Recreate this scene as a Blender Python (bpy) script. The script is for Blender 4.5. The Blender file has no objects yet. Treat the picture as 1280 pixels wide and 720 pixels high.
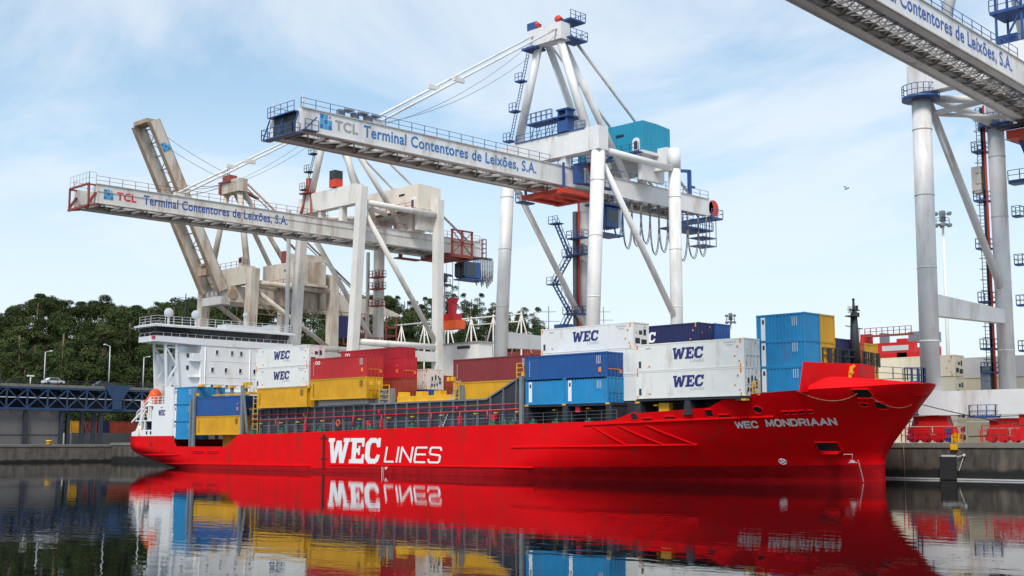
import bpy, bmesh, math, random
from mathutils import Vector, Matrix, Euler
R = math.radians
random.seed(7)
SC = bpy.context.scene
COL = SC.collection

# ------------------------------------------------------------------ camera
cam_d = bpy.data.cameras.new('camera')
cam_d.sensor_width = 36.0
cam_d.lens = 36.0*1580.0/1280.0
cam_d.clip_start = 0.5
cam_d.clip_end = 6000
cam = bpy.data.objects.new('camera', cam_d)
COL.objects.link(cam)
cam.location = (56.6, -103.2, 3.55)
cam.rotation_euler = (R(90)+math.atan(193/1580.0), 0, R(45))
SC.camera = cam

# ------------------------------------------------------------------ sky and sun
SUN_EL, SUN_AZ = R(50), R(150)           # azimuth clockwise from +Y: behind and right of the camera
wd = bpy.data.worlds.new('World'); SC.world = wd; wd.use_nodes = True
nt = wd.node_tree; nt.nodes.clear()
def N(nt, t, **k):
    n = nt.nodes.new(t)
    for a, b in k.items(): setattr(n, a, b)
    return n
L = nt.links.new
sky = N(nt, 'ShaderNodeTexSky', sky_type='NISHITA', sun_disc=False, sun_elevation=SUN_EL, sun_rotation=SUN_AZ,
        air_density=1.0, dust_density=1.2, ozone_density=1.0)
tc = N(nt, 'ShaderNodeTexCoord')
sep = N(nt, 'ShaderNodeSeparateXYZ'); L(tc.outputs['Generated'], sep.inputs[0])
# clouds live on a flat layer: direction / height
mz = N(nt, 'ShaderNodeMath', operation='MAXIMUM'); mz.inputs[1].default_value = 0.0; L(sep.outputs['Z'], mz.inputs[0])
az_ = N(nt, 'ShaderNodeMath', operation='ADD'); az_.inputs[1].default_value = 0.22; L(mz.outputs[0], az_.inputs[0])
dx = N(nt, 'ShaderNodeMath', operation='DIVIDE'); L(sep.outputs['X'], dx.inputs[0]); L(az_.outputs[0], dx.inputs[1])
dy = N(nt, 'ShaderNodeMath', operation='DIVIDE'); L(sep.outputs['Y'], dy.inputs[0]); L(az_.outputs[0], dy.inputs[1])
cmb = N(nt, 'ShaderNodeCombineXYZ'); L(dx.outputs[0], cmb.inputs[0]); L(dy.outputs[0], cmb.inputs[1])
mp = N(nt, 'ShaderNodeMapping'); mp.inputs['Rotation'].default_value = (0, 0, R(20)); mp.inputs['Scale'].default_value = (0.75, 1.25, 1)
mp.inputs['Location'].default_value = (1.3, 2.2, 0)
L(cmb.outputs[0], mp.inputs[0])
n1 = N(nt, 'ShaderNodeTexNoise'); n1.inputs['Scale'].default_value = 0.95; n1.inputs['Detail'].default_value = 11; n1.inputs['Roughness'].default_value = 0.55
n1.inputs['Distortion'].default_value = 0.5
L(mp.outputs[0], n1.inputs['Vector'])
cr = N(nt, 'ShaderNodeMapRange'); cr.interpolation_type = 'SMOOTHSTEP'
cr.inputs['From Min'].default_value = 0.38; cr.inputs['From Max'].default_value = 0.60
cr.inputs['To Min'].default_value = 0.10; cr.inputs['To Max'].default_value = 0.80
L(n1.outputs['Fac'], cr.inputs['Value'])
# pale haze band towards the horizon
hz = N(nt, 'ShaderNodeMapRange'); hz.interpolation_type = 'SMOOTHSTEP'
hz.inputs['From Min'].default_value = 0.0; hz.inputs['From Max'].default_value = 0.42
hz.inputs['To Min'].default_value = 0.93; hz.inputs['To Max'].default_value = 0.0
L(sep.outputs['Z'], hz.inputs['Value'])
mx = N(nt, 'ShaderNodeMath', operation='MAXIMUM'); L(cr.outputs[0], mx.inputs[0]); L(hz.outputs[0], mx.inputs[1])
mix = N(nt, 'ShaderNodeMix', data_type='RGBA')
tint = N(nt, 'ShaderNodeMix', data_type='RGBA', blend_type='MULTIPLY'); tint.inputs['Factor'].default_value = 1; tint.inputs['B'].default_value = (1.14, 1.50, 1.54, 1); L(sky.outputs[0], tint.inputs['A'])
L(mx.outputs[0], mix.inputs['Factor']); L(tint.outputs['Result'], mix.inputs['A'])
mix.inputs['B'].default_value = (7.7, 8.3, 8.9, 1)
bg = N(nt, 'ShaderNodeBackground'); bg.inputs['Strength'].default_value = 0.096
L(mix.outputs['Result'], bg.inputs['Color'])
wo = N(nt, 'ShaderNodeOutputWorld'); L(bg.outputs[0], wo.inputs['Surface'])

sd = bpy.data.lights.new('sun', 'SUN'); sd.energy = 2.7; sd.angle = R(14); sd.color = (1, 0.95, 0.88)
sun = bpy.data.objects.new('sun', sd); COL.objects.link(sun)
sv = Vector((math.sin(SUN_AZ)*math.cos(SUN_EL), math.cos(SUN_AZ)*math.cos(SUN_EL), math.sin(SUN_EL)))
sun.rotation_euler = sv.to_track_quat('Z', 'Y').to_euler(); sun.location = (60, -120, 120)

SC.view_settings.view_transform = 'Standard'; SC.view_settings.look = 'None'
SC.view_settings.exposure = 0.27; SC.view_settings.gamma = 1.0
SC.view_settings.use_curve_mapping = False
SC.render.engine = 'CYCLES'
SC.cycles.max_bounces = 6

# ------------------------------------------------------------------ materials
MATS = {}
def paint(name, col, rough=0.45, var=0.18, scale=0.6, dirt=None, dirt_amt=0.0, dirt_scale=1.2, streak=True, bump=0.0, bscale=20, spec=0.5, metal=0.0, rnd=0.0):
    """painted or raw surface: a base colour with slow tonal drift and patches of dirt or rust of their own shape"""
    if name in MATS: return MATS[name]
    m = bpy.data.materials.new(name); m.use_nodes = True; t = m.node_tree; l = t.links.new
    b = t.nodes['Principled BSDF']; b.inputs['Roughness'].default_value = rough; b.inputs['Metallic'].default_value = metal
    b.inputs['Specular IOR Level'].default_value = spec
    tcn = N(t, 'ShaderNodeTexCoord'); oi = N(t, 'ShaderNodeObjectInfo')
    off = N(t, 'ShaderNodeVectorMath', operation='ADD'); l(tcn.outputs['Object'], off.inputs[0])
    sc = N(t, 'ShaderNodeMath', operation='MULTIPLY'); sc.inputs[1].default_value = 57.0; l(oi.outputs['Random'], sc.inputs[0])
    l(sc.outputs[0], off.inputs[1])
    nz = N(t, 'ShaderNodeTexNoise'); nz.inputs['Scale'].default_value = scale; nz.inputs['Detail'].default_value = 6; nz.inputs['Roughness'].default_value = 0.6
    l(off.outputs[0], nz.inputs['Vector'])
    mr = N(t, 'ShaderNodeMapRange'); mr.inputs['From Min'].default_value = 0.25; mr.inputs['From Max'].default_value = 0.75
    mr.inputs['To Min'].default_value = 1-var; mr.inputs['To Max'].default_value = 1+var*0.5
    l(nz.outputs['Fac'], mr.inputs['Value'])
    mu = N(t, 'ShaderNodeMix', data_type='RGBA', blend_type='MULTIPLY'); mu.inputs['Factor'].default_value = 1
    mu.inputs['A'].default_value = (*col, 1); l(mr.outputs[0], mu.inputs['B'])
    out = mu.outputs['Result']
    if dirt_amt > 0:
        mpn = N(t, 'ShaderNodeMapping'); mpn.inputs['Scale'].default_value = (1, 1, 0.18 if streak else 1)
        l(off.outputs[0], mpn.inputs[0])
        d = N(t, 'ShaderNodeTexNoise'); d.inputs['Scale'].default_value = dirt_scale; d.inputs['Detail'].default_value = 8; d.inputs['Roughness'].default_value = 0.65
        l(mpn.outputs[0], d.inputs['Vector'])
        dm = N(t, 'ShaderNodeMapRange'); dm.inputs['From Min'].default_value = 0.66-0.22*dirt_amt; dm.inputs['From Max'].default_value = 0.80-0.12*dirt_amt
        dm.inputs['To Max'].default_value = min(1, 0.35+0.6*dirt_amt)
        l(d.outputs['Fac'], dm.inputs['Value'])
        mi = N(t, 'ShaderNodeMix', data_type='RGBA'); l(dm.outputs[0], mi.inputs['Factor']); l(out, mi.inputs['A'])
        mi.inputs['B'].default_value = (*(dirt or (0.16, 0.10, 0.06)), 1); out = mi.outputs['Result']
    l(out, b.inputs['Base Color'])
    if bump > 0:
        bn = N(t, 'ShaderNodeTexNoise'); bn.inputs['Scale'].default_value = bscale; bn.inputs['Detail'].default_value = 4
        l(off.outputs[0], bn.inputs['Vector'])
        bp = N(t, 'ShaderNodeBump'); bp.inputs['Strength'].default_value = bump; bp.inputs['Distance'].default_value = 0.1
        l(bn.outputs['Fac'], bp.inputs['Height']); l(bp.outputs[0], b.inputs['Normal'])
    MATS[name] = m
    return m
RUST = (0.20, 0.075, 0.03); GRIME = (0.20, 0.17, 0.14)
M = dict(
 white = paint('white_paint', (0.80, 0.79, 0.77), 0.45, 0.10, 0.4, GRIME, 0.25, 1.0),
 shipwhite = paint('ship_white', (0.80, 0.80, 0.80), 0.45, 0.08, 0.4, (0.45, 0.32, 0.20), 0.34, 0.6),
 crane = paint('crane_white', (0.76, 0.75, 0.745), 0.5, 0.12, 0.3, (0.36, 0.26, 0.19), 0.58, 0.45),
 craneC = paint('crane_ivory', (0.72, 0.69, 0.64), 0.55, 0.12, 0.3, (0.36, 0.22, 0.14), 0.66, 0.5),
 craneD = paint('crane_beige', (0.60, 0.54, 0.46), 0.6, 0.18, 0.4, (0.27, 0.13, 0.06), 0.85, 0.5),
 craneDrust = paint('crane_rusty', (0.40, 0.29, 0.20), 0.7, 0.3, 0.5, RUST, 0.7, 0.6),
 girderside = paint('girder_grey', (0.55, 0.52, 0.50), 0.6, 0.15, 0.4, (0.23, 0.15, 0.10), 0.55, 0.7),
 truss = paint('bracing_grey', (0.30, 0.28, 0.27), 0.6, 0.2, 0.5, RUST, 0.35, 0.8),
 blue = paint('crane_blue', (0.025, 0.080, 0.25), 0.45, 0.2, 1.0),
 teal = paint('house_teal', (0.015, 0.27, 0.42), 0.45, 0.10, 0.3, (0.02, 0.12, 0.18), 0.2, 0.8),
 beigehouse = paint('house_beige', (0.74, 0.66, 0.57), 0.55, 0.10, 0.3, (0.40, 0.28, 0.20), 0.35, 0.8),
 trolleyred = paint('trolley_red', (0.62, 0.05, 0.02), 0.5, 0.2, 0.8, RUST, 0.3, 0.9),
 brownred = paint('oxide_red', (0.28, 0.05, 0.035), 0.6, 0.25, 0.8, RUST, 0.5, 0.9),
 orange = paint('bright_orange', (0.85, 0.11, 0.015), 0.45, 0.12, 0.8),
 bogie = paint('bogie_red', (0.62, 0.012, 0.012), 0.45, 0.2, 0.9, (0.10, 0.02, 0.02), 0.3, 1.2),
 black = paint('black_paint', (0.015, 0.015, 0.018), 0.5, 0.2, 1.0),
 rail = paint('rail_grey', (0.17, 0.18, 0.20), 0.5),
 rubber = paint('rubber', (0.02, 0.02, 0.022), 0.8, 0.2, 1.0),
 dark = paint('dark_steel', (0.035, 0.038, 0.045), 0.6, 0.3, 0.6),
 cable = paint('cable_steel', (0.16, 0.16, 0.18), 0.5, 0.1, 1.0),
 grey = paint('grey_steel', (0.20, 0.22, 0.25), 0.55, 0.2, 0.7, (0.08, 0.07, 0.07), 0.3, 1.0),
 coaming = paint('coaming_grey', (0.030, 0.032, 0.044), 0.55, 0.3, 0.6, (0.16, 0.09, 0.06), 0.3, 1.2),
 stiff = paint('stiffener_grey', (0.17, 0.18, 0.20), 0.5, 0.2, 0.6),
 yellow = paint('yellow_paint', (0.78, 0.42, 0.01), 0.45, 0.15, 0.8, (0.30, 0.16, 0.03), 0.25, 1.0),
 pipe_red = paint('pipe_red', (0.62, 0.01, 0.03), 0.4, 0.15, 1.0),
 deckred = paint('deck_oxide', (0.22, 0.05, 0.04), 0.7, 0.25, 0.6),
 deckgreen = paint('machine_green', (0.02, 0.16, 0.10), 0.5, 0.2, 1.0),
 glass = paint('dark_glass', (0.015, 0.02, 0.025), 0.08, 0.1, 0.5, spec=0.8),
 letter_white = paint('letter_white', (0.82, 0.82, 0.82), 0.45, 0.05, 0.5),
 letter_navy = paint('letter_navy', (0.02, 0.025, 0.16), 0.45, 0.05, 0.5),
 letter_pale = paint('letter_pale', (0.50, 0.53, 0.60), 0.45, 0.05, 0.5),
 letter_blue = paint('letter_blue', (0.02, 0.17, 0.46), 0.45, 0.05, 0.5),
 letter_dblue = paint('letter_dark_blue', (0.03, 0.10, 0.38), 0.45, 0.05, 0.5),
 letter_grey = paint('letter_grey', (0.36, 0.34, 0.36), 0.45, 0.05, 0.5),
 letter_red = paint('letter_red', (0.60, 0.01, 0.04), 0.45, 0.05, 0.5),
 logo_cyan = paint('logo_cyan', (0.03, 0.36, 0.66), 0.45, 0.05, 0.5),
 concrete = paint('concrete', (0.21, 0.19, 0.17), 0.85, 0.25, 0.35, (0.10, 0.085, 0.07), 0.45, 0.8, bump=0.25, bscale=6),
 concrete_dark = paint('concrete_dark', (0.19, 0.17, 0.155), 0.85, 0.25, 0.35, (0.08, 0.07, 0.06), 0.45, 0.8, bump=0.25, bscale=6),
 apron = paint('apron_concrete', (0.34, 0.33, 0.31), 0.9, 0.2, 0.15, (0.12, 0.115, 0.11), 0.4, 0.3, streak=False),
 asphalt = paint('asphalt', (0.05, 0.05, 0.052), 0.9, 0.2, 0.3),
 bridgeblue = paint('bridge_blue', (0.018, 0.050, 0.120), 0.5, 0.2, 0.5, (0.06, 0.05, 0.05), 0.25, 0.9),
 bridgedark = paint('bridge_shadow_steel', (0.022, 0.027, 0.042), 0.7, 0.2, 0.5),  # dark navy of piers and columns; the far truss has its shade in this colour
 shed = paint('shed_grey', (0.125, 0.118, 0.122), 0.7, 0.12, 0.3, (0.14, 0.125, 0.12), 0.4, 0.5),
 galv = paint('galvanised', (0.52, 0.54, 0.55), 0.45, 0.1, 0.8),
 cream = paint('cream_paint', (0.80, 0.70, 0.53), 0.5, 0.10, 0.4, (0.45, 0.30, 0.16), 0.30, 0.7),
 creamwhite = paint('cream_white', (0.78, 0.76, 0.72), 0.5, 0.08, 0.4, (0.42, 0.30, 0.2), 0.25, 0.7),
 carwhite = paint('car_silver', (0.66, 0.68, 0.70), 0.25, 0.03, 1.0),
 cardark = paint('car_dark', (0.06, 0.065, 0.08), 0.25, 0.03, 1.0),
 bark = paint('bark', (0.17, 0.105, 0.075), 0.9, 0.3, 2.0),
)
CONT = {
 'white': paint('container_white', (0.76, 0.75, 0.72), 0.5, 0.10, 0.5, (0.36, 0.28, 0.20), 0.45, 0.9),
 'plainwhite': paint('container_grey_white', (0.72, 0.66, 0.63), 0.5, 0.07, 0.5, (0.34, 0.2, 0.14), 0.35, 0.9),
 'yellow': paint('container_yellow', (0.66, 0.34, 0.008), 0.5, 0.22, 0.5, (0.30, 0.14, 0.02), 0.35, 0.9),
 'blue': paint('container_blue', (0.012, 0.085, 0.30), 0.5, 0.22, 0.5, (0.10, 0.05, 0.05), 0.42, 0.9),
 'teal': paint('container_teal', (0.012, 0.245, 0.52), 0.5, 0.22, 0.5, (0.13, 0.10, 0.11), 0.45, 0.9),
 'red': paint('container_red', (0.52, 0.018, 0.022), 0.5, 0.22, 0.5, (0.22, 0.03, 0.02), 0.35, 0.9),
 'crimson': paint('container_crimson', (0.50, 0.008, 0.025), 0.5, 0.22, 0.5, (0.22, 0.02, 0.02), 0.35, 0.9),
 'rust': paint('container_rust', (0.33, 0.045, 0.022), 0.6, 0.2, 0.5, (0.14, 0.03, 0.02), 0.5, 0.9),
 'maroon': paint('container_maroon', (0.23, 0.027, 0.032), 0.55, 0.22, 0.5, (0.10, 0.02, 0.02), 0.40, 0.9),
 'navy': paint('container_navy', (0.012, 0.016, 0.085), 0.5, 0.14, 0.5, (0.05, 0.03, 0.04), 0.35, 0.9),
 'orange': paint('container_orange', (0.55, 0.10, 0.02), 0.5, 0.14, 0.5, (0.25, 0.06, 0.02), 0.35, 0.9),
 'cream': M['cream'],
}

# ------------------------------------------------------------------ mesh helper
class MB:
    """collects boxes, bars, tubes, prisms in world space; build() links them as ONE mesh object under its thing"""
    def __init__(s): s.v = []; s.f = []; s.s = []; s.c = []
    def add(s, vs, fs, smooth=False):
        o = len(s.v); f_ = len(s.f); s.v += [Vector(v) for v in vs]
        for i, f in enumerate(fs):
            s.f.append([a+o for a in f]); s.s.append(smooth if isinstance(smooth, bool) else smooth[i])
        s.c.append((o, len(s.v), f_, len(s.f)))
        return s
    def box(s, x0, x1, y0, y1, z0, z1):
        return s.add([(x0,y0,z0),(x1,y0,z0),(x1,y1,z0),(x0,y1,z0),(x0,y0,z1),(x1,y0,z1),(x1,y1,z1),(x0,y1,z1)],
              [(0,3,2,1),(4,5,6,7),(0,1,5,4),(1,2,6,5),(2,3,7,6),(3,0,4,7)])
    def frame(s, a, b, up=(0,0,1)):
        a = Vector(a); b = Vector(b); d = (b-a); ln = d.length; d = d/ln; up = Vector(up)
        if abs(d.dot(up)) > 0.98: up = Vector((0,1,0))
        r = d.cross(up).normalized(); u = r.cross(d).normalized()
        return a, b, r, u
    def bar(s, a, b, w, h=None, up=(0,0,1)):
        h = h or w; a, b, r, u = s.frame(a, b, up)
        vs = [p+r*(i*w/2)+u*(j*h/2) for p in (a,b) for i,j in ((-1,-1),(1,-1),(1,1),(-1,1))]
        return s.add(vs, [(0,3,2,1)[::-1],(4,5,6,7)[::-1],(0,1,5,4)[::-1],(1,2,6,5)[::-1],(2,3,7,6)[::-1],(3,0,4,7)[::-1]])
    def tube(s, a, b, r0, r1=None, n=12, cap=True):
        r1 = r0 if r1 is None else r1; a, b, r, u = s.frame(a, b)
        vs = []; fs = []; sm = []
        for p, rr in ((a,r0),(b,r1)):
            for k in range(n):
                t = 2*math.pi*k/n; vs.append(p+(r*math.cos(t)+u*math.sin(t))*rr)
        for k in range(n): fs.append((k,n+k,n+(k+1)%n,(k+1)%n)); sm.append(True)
        if cap: fs.append(tuple(range(n))); fs.append(tuple(range(2*n-1,n-1,-1))); sm += [False,False]
        return s.add(vs, fs, sm)
    def path(s, pts, r, n=6):
        for a, b in zip(pts, pts[1:]): s.tube(a, b, r, n=n, cap=True)
        return s
    def prism(s, poly, axis, a0, a1):
        """poly: 2-D outline; axis 'x': (y,z) outline extruded in x; 'y': (x,z); 'z': (x,y)"""
        n = len(poly)
        def P3(p, a): return {'x':(a,p[0],p[1]),'y':(p[0],a,p[1]),'z':(p[0],p[1],a)}[axis]
        vs = [P3(p,a0) for p in poly]+[P3(p,a1) for p in poly]
        fs = [tuple(range(n)), tuple(range(2*n-1,n-1,-1))]+[(k,n+k,n+(k+1)%n,(k+1)%n) for k in range(n)]
        return s.add(vs, fs)
    def ball(s, c, r, n=10, m=7, sz=1.0):
        c = Vector(c); vs = []; fs = []
        for i in range(m+1):
            ph = math.pi*i/m
            for k in range(n):
                t = 2*math.pi*k/n; vs.append(c+Vector((math.sin(ph)*math.cos(t)*r, math.sin(ph)*math.sin(t)*r, math.cos(ph)*r*sz)))
        for i in range(m):
            for k in range(n): fs.append((i*n+k,(i+1)*n+k,(i+1)*n+(k+1)%n,i*n+(k+1)%n))
        return s.add(vs, fs, True)
    def rail(s, pts, h=1.05, step=1.6, r=0.035, bars=2):
        """handrail along a polyline: stanchions and bars"""
        for a, b in zip(pts, pts[1:]):
            a = Vector(a); b = Vector(b); n = max(1, int((b-a).length/step))
            for k in range(n+1):
                p = a.lerp(b, k/n); s.bar(p, p+Vector((0,0,h)), r*2)
            for j in range(bars):
                z = Vector((0,0,h*(j+1)/bars)); s.bar(a+z, b+z, r*1.6)
        return s
    def chunks(s):
        return s.c
    def pieces(s, name, mat, parent, tol=0.03):
        """build every separate piece of what was collected as a part of its own"""
        n = len(s.c); par = list(range(n)); bb = []
        for (v0, v1, f0, f1) in s.c:
            P_ = s.v[v0:v1]; bb.append((min(p.x for p in P_)-tol, max(p.x for p in P_)+tol, min(p.y for p in P_)-tol, max(p.y for p in P_)+tol, min(p.z for p in P_)-tol, max(p.z for p in P_)+tol))
        def find(i):
            while par[i] != i: i = par[i]
            return i
        for i in range(n):
            for j in range(i):
                a, b = bb[i], bb[j]
                if a[0]<b[1] and b[0]<a[1] and a[2]<b[3] and b[2]<a[3] and a[4]<b[5] and b[4]<a[5]: par[find(i)] = find(j)
        groups = {}
        for i in range(n): groups.setdefault(find(i), []).append(i)
        out = []
        for g_ in groups.values():
            m_ = MB()
            for i in g_:
                v0, v1, f0, f1 = s.c[i]; m_.add(s.v[v0:v1], [[k-v0 for k in f] for f in s.f[f0:f1]], s.s[f0:f1])
            out.append(m_.build(name, mat, parent))
        return out
    def build(s, name, mat, parent=None, kind=None, merge=False):
        o0 = Vector((0,0,0)); p = parent
        while p is not None: o0 += p.location; p = p.parent
        me = bpy.data.meshes.new(name); me.from_pydata([v-o0 for v in s.v], [], s.f)
        me.polygons.foreach_set('use_smooth', s.s)
        me.materials.append(mat); me.validate(); me.update()
        bm = bmesh.new(); bm.from_mesh(me)
        if merge: bmesh.ops.remove_doubles(bm, verts=bm.verts, dist=0.001)
        bmesh.ops.recalc_face_normals(bm, faces=bm.faces); bm.to_mesh(me); bm.free()
        o = bpy.data.objects.new(name, me); COL.objects.link(o); o.parent = parent
        if kind: o['kind'] = kind
        return o

def thing(name, label, cat, loc=(0,0,0), group=None):
    o = bpy.data.objects.new(name, None); COL.objects.link(o); o.location = loc; o.empty_display_size = 0.5
    o['label'] = label; o['category'] = cat
    if group: o['group'] = group
    return o
def tag(o, label, cat, group=None):
    o['label'] = label; o['category'] = cat
    if group: o['group'] = group
    return o
def children(o): return [c for c in bpy.data.objects if c.parent is o]
def copy_tree(o, parent=None, kids=None):
    c = o.copy(); COL.objects.link(c); c.parent = parent
    for ch in children(o): copy_tree(ch, c)
    return c

# ------------------------------------------------------------------ lettering
_txt = {}
def text_shape(body, offset=0.0, shear=0.0, space=1.0):
    key = (body, offset, shear, space)
    if key in _txt: return _txt[key]
    cu = bpy.data.curves.new('lettering', 'FONT'); cu.body = body; cu.size = 1; cu.offset = offset; cu.shear = shear; cu.space_character = space
    cu.resolution_u = 3; cu.fill_mode = 'FRONT'
    ob = bpy.data.objects.new('lettering', cu); COL.objects.link(ob)
    dg = bpy.context.evaluated_depsgraph_get(); dg.update()
    me = ob.evaluated_get(dg).to_mesh()
    vs = [(v.co.x, v.co.y) for v in me.vertices]; fs = [tuple(p.vertices) for p in me.polygons]
    bpy.data.objects.remove(ob); bpy.data.curves.remove(cu)
    _txt[key] = (vs, fs); return vs, fs
SLAB = {
 'W': (1.40, [(0,1),(0,.85),(.08,.85),(.28,0),(.56,0),(.68,.5),(.80,0),(1.08,0),(1.28,.85),(1.36,.85),(1.36,1),(.96,1),(.96,.85),(1.04,.85),(.95,.42),(.83,.9),(.53,.9),(.41,.42),(.32,.85),(.40,.85),(.40,1)]),
 'E': (0.95, [(0,0),(0,.15),(.12,.15),(.12,.85),(0,.85),(0,1),(.86,1),(.86,.66),(.74,.66),(.70,.82),(.40,.82),(.40,.60),(.52,.60),(.52,.69),(.63,.69),(.63,.33),(.52,.33),(.52,.42),(.40,.42),(.40,.18),(.72,.18),(.78,.36),(.90,.36),(.90,0)]),
 'C': (0.92, [(.24,0),(0,.22),(0,.78),(.24,1),(.60,1),(.72,.92),(.72,1),(.88,1),(.88,.64),(.70,.64),(.62,.81),(.38,.81),(.29,.7),(.29,.3),(.38,.19),(.62,.19),(.72,.36),(.90,.34),(.82,.1),(.66,0)]),
}
def slab_shape(body, shear=0.14):
    vs = []; fs = []; x = 0
    for ch in body:
        w, poly = SLAB[ch]; o = len(vs)
        vs += [(x+p[0]+shear*p[1], p[1]) for p in poly]; fs.append(tuple(range(o, o+len(poly)))); x += w
    return vs, fs
def letter(mb, shape, x0, x1, y0, y1, fn):
    """fit a flat lettering shape to the box x0..x1, y0..y1 and map it to the surface with fn(u, v)"""
    vs, fs = shape
    ax, bx = min(v[0] for v in vs), max(v[0] for v in vs); ay, by = min(v[1] for v in vs), max(v[1] for v in vs)
    mb.add([fn(x0+(v[0]-ax)/(bx-ax)*(x1-x0), y0+(v[1]-ay)/(by-ay)*(y1-y0)) for v in vs], fs)
    return mb
def on_south(y): return lambda u, v: (u, y, v)          # a face that looks to -Y: u = x, v = z
def on_east(x): return lambda u, v: (x, u, v)           # a face that looks to +X: u = y, v = z
# ------------------------------------------------------------------ water and ground
def water_material():
    m = bpy.data.materials.new('water'); m.use_nodes = True; t = m.node_tree; l = t.links.new; b = t.nodes['Principled BSDF']
    b.inputs['Base Color'].default_value = (0.002, 0.004, 0.005, 1); b.inputs['Roughness'].default_value = 0.01; b.inputs['IOR'].default_value = 1.33
    c = N(t, 'ShaderNodeTexCoord')
    mp = N(t, 'ShaderNodeMapping'); mp.inputs['Rotation'].default_value = (0, 0, R(-40)); mp.inputs['Scale'].default_value = (0.55, 1.2, 1); l(c.outputs['Object'], mp.inputs[0])
    a = N(t, 'ShaderNodeTexNoise'); a.inputs['Scale'].default_value = 0.9; a.inputs['Detail'].default_value = 4; a.inputs['Roughness'].default_value = 0.48; l(mp.outputs[0], a.inputs['Vector'])
    g = N(t, 'ShaderNodeTexNoise'); g.inputs['Scale'].default_value = 0.045; g.inputs['Detail'].default_value = 3; l(mp.outputs[0], g.inputs['Vector'])
    gr = N(t, 'ShaderNodeMapRange'); gr.inputs['From Min'].default_value = 0.4; gr.inputs['From Max'].default_value = 0.65; gr.inputs['To Min'].default_value = 0.45; gr.inputs['To Max'].default_value = 1.5; l(g.outputs['Fac'], gr.inputs['Value'])
    mu = N(t, 'ShaderNodeMath', operation='MULTIPLY'); l(a.outputs['Fac'], mu.inputs[0]); l(gr.outputs[0], mu.inputs[1])
    bp = N(t, 'ShaderNodeBump'); bp.inputs['Strength'].default_value = 1.0; bp.inputs['Distance'].default_value = 0.0075
    l(mu.outputs[0], bp.inputs['Height']); l(bp.outputs[0], b.inputs['Normal'])
    return m
w = MB().add([(-165,-900,0),(900,-900,0),(900,12.5,0),(-165,12.5,0)], [(0,1,2,3)]).build('water', water_material(), kind='structure')
QX, QY, QZ, QZ2 = -165.0, 12.5, 3.5, 3.15
g = MB()
g.add([(QX,QY+1.2,QZ),(1500,QY+1.2,QZ),(1500,2500,QZ),(QX,2500,QZ)], [(0,1,2,3)])
g.build('quay_ground', M['apron'], kind='structure')
g = MB().add([(-2500,-2500,QZ2),(QX-1.0,-2500,QZ2),(QX-1.0,QY+1.2,QZ2),(-2500,QY+1.2,QZ2)], [(0,1,2,3)])
g.add([(-2500,QY+1.2,QZ2),(QX,QY+1.2,QZ2),(QX,2500,QZ2),(-2500,2500,QZ2)], [(0,1,2,3)])
g.build('harbour_ground', M['apron'], kind='structure')

def wall_material():
    m = bpy.data.materials.new('quay_concrete'); m.use_nodes = True; t = m.node_tree; l = t.links.new; b = t.nodes['Principled BSDF']
    c = N(t, 'ShaderNodeTexCoord'); sp = N(t, 'ShaderNodeSeparateXYZ'); l(c.outputs['Object'], sp.inputs[0])
    mp = N(t, 'ShaderNodeMapping'); mp.inputs['Scale'].default_value = (1, 1, 0.25); l(c.outputs['Object'], mp.inputs[0])
    n = N(t, 'ShaderNodeTexNoise'); n.inputs['Scale'].default_value = 0.9; n.inputs['Detail'].default_value = 9; n.inputs['Roughness'].default_value = 0.7; l(mp.outputs[0], n.inputs['Vector'])
    r = N(t, 'ShaderNodeValToRGB'); e = r.color_ramp.elements
    e[0].position = 0.34; e[0].color = (0.030, 0.026, 0.022, 1); e[1].position = 0.68; e[1].color = (0.15, 0.122, 0.098, 1); l(n.outputs['Fac'], r.inputs[0])
    # wet weed line left by the tide
    n2 = N(t, 'ShaderNodeTexNoise'); n2.inputs['Scale'].default_value = 0.7; n2.inputs['Detail'].default_value = 6; l(c.outputs['Object'], n2.inputs['Vector'])
    ad = N(t, 'ShaderNodeMath', operation='MULTIPLY_ADD'); ad.inputs[1].default_value = -0.9; l(n2.outputs['Fac'], ad.inputs[0]); l(sp.outputs['Z'], ad.inputs[2])
    wr = N(t, 'ShaderNodeMapRange'); wr.inputs['From Min'].default_value = 0.35; wr.inputs['From Max'].default_value = 0.75; l(ad.outputs[0], wr.inputs['Value'])
    mi = N(t, 'ShaderNodeMix', data_type='RGBA'); l(wr.outputs[0], mi.inputs['Factor']); mi.inputs['A'].default_value = (0.008, 0.009, 0.007, 1); l(r.outputs[0], mi.inputs['B'])
    l(mi.outputs['Result'], b.inputs['Base Color'])
    b.inputs['Roughness'].default_value = 0.8
    bp = N(t, 'ShaderNodeBump'); bp.inputs['Strength'].default_value = 0.4; bp.inputs['Distance'].default_value = 0.06; l(n.outputs['Fac'], bp.inputs['Height']); l(bp.outputs[0], b.inputs['Normal'])
    return m
MW = wall_material()
def wall_light():
    m = MW.copy(); m.name = 'quay_concrete_pale'
    for n in m.node_tree.nodes:
        if n.type == 'MAP_RANGE': n.inputs['From Min'].default_value = -0.1; n.inputs['From Max'].default_value = 0.12
    for n in m.node_tree.nodes:
        if n.type == 'VALTORGB':
            n.color_ramp.elements[0].color = (0.060, 0.050, 0.044, 1); n.color_ramp.elements[1].color = (0.165, 0.140, 0.122, 1)
    return m
MWL = wall_light()
qw = thing('quay_wall', 'dark weathered concrete quay wall with black wet foot beside the red bow', 'quay wall', (-20, QY, 0))
MB().box(QX-0.5, 900, QY, QY+2.5, -2, 3.05).build('wall', MW, qw)
MB().box(QX-0.5, 900, QY-0.12, QY+1.5, 3.05, 3.504).build('coping', M['concrete'], qw)
MB().box(-140, 900, QY-0.35, QY-0.01, 0.03, 0.16).build('ledge', M['galv'], qw)
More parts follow.
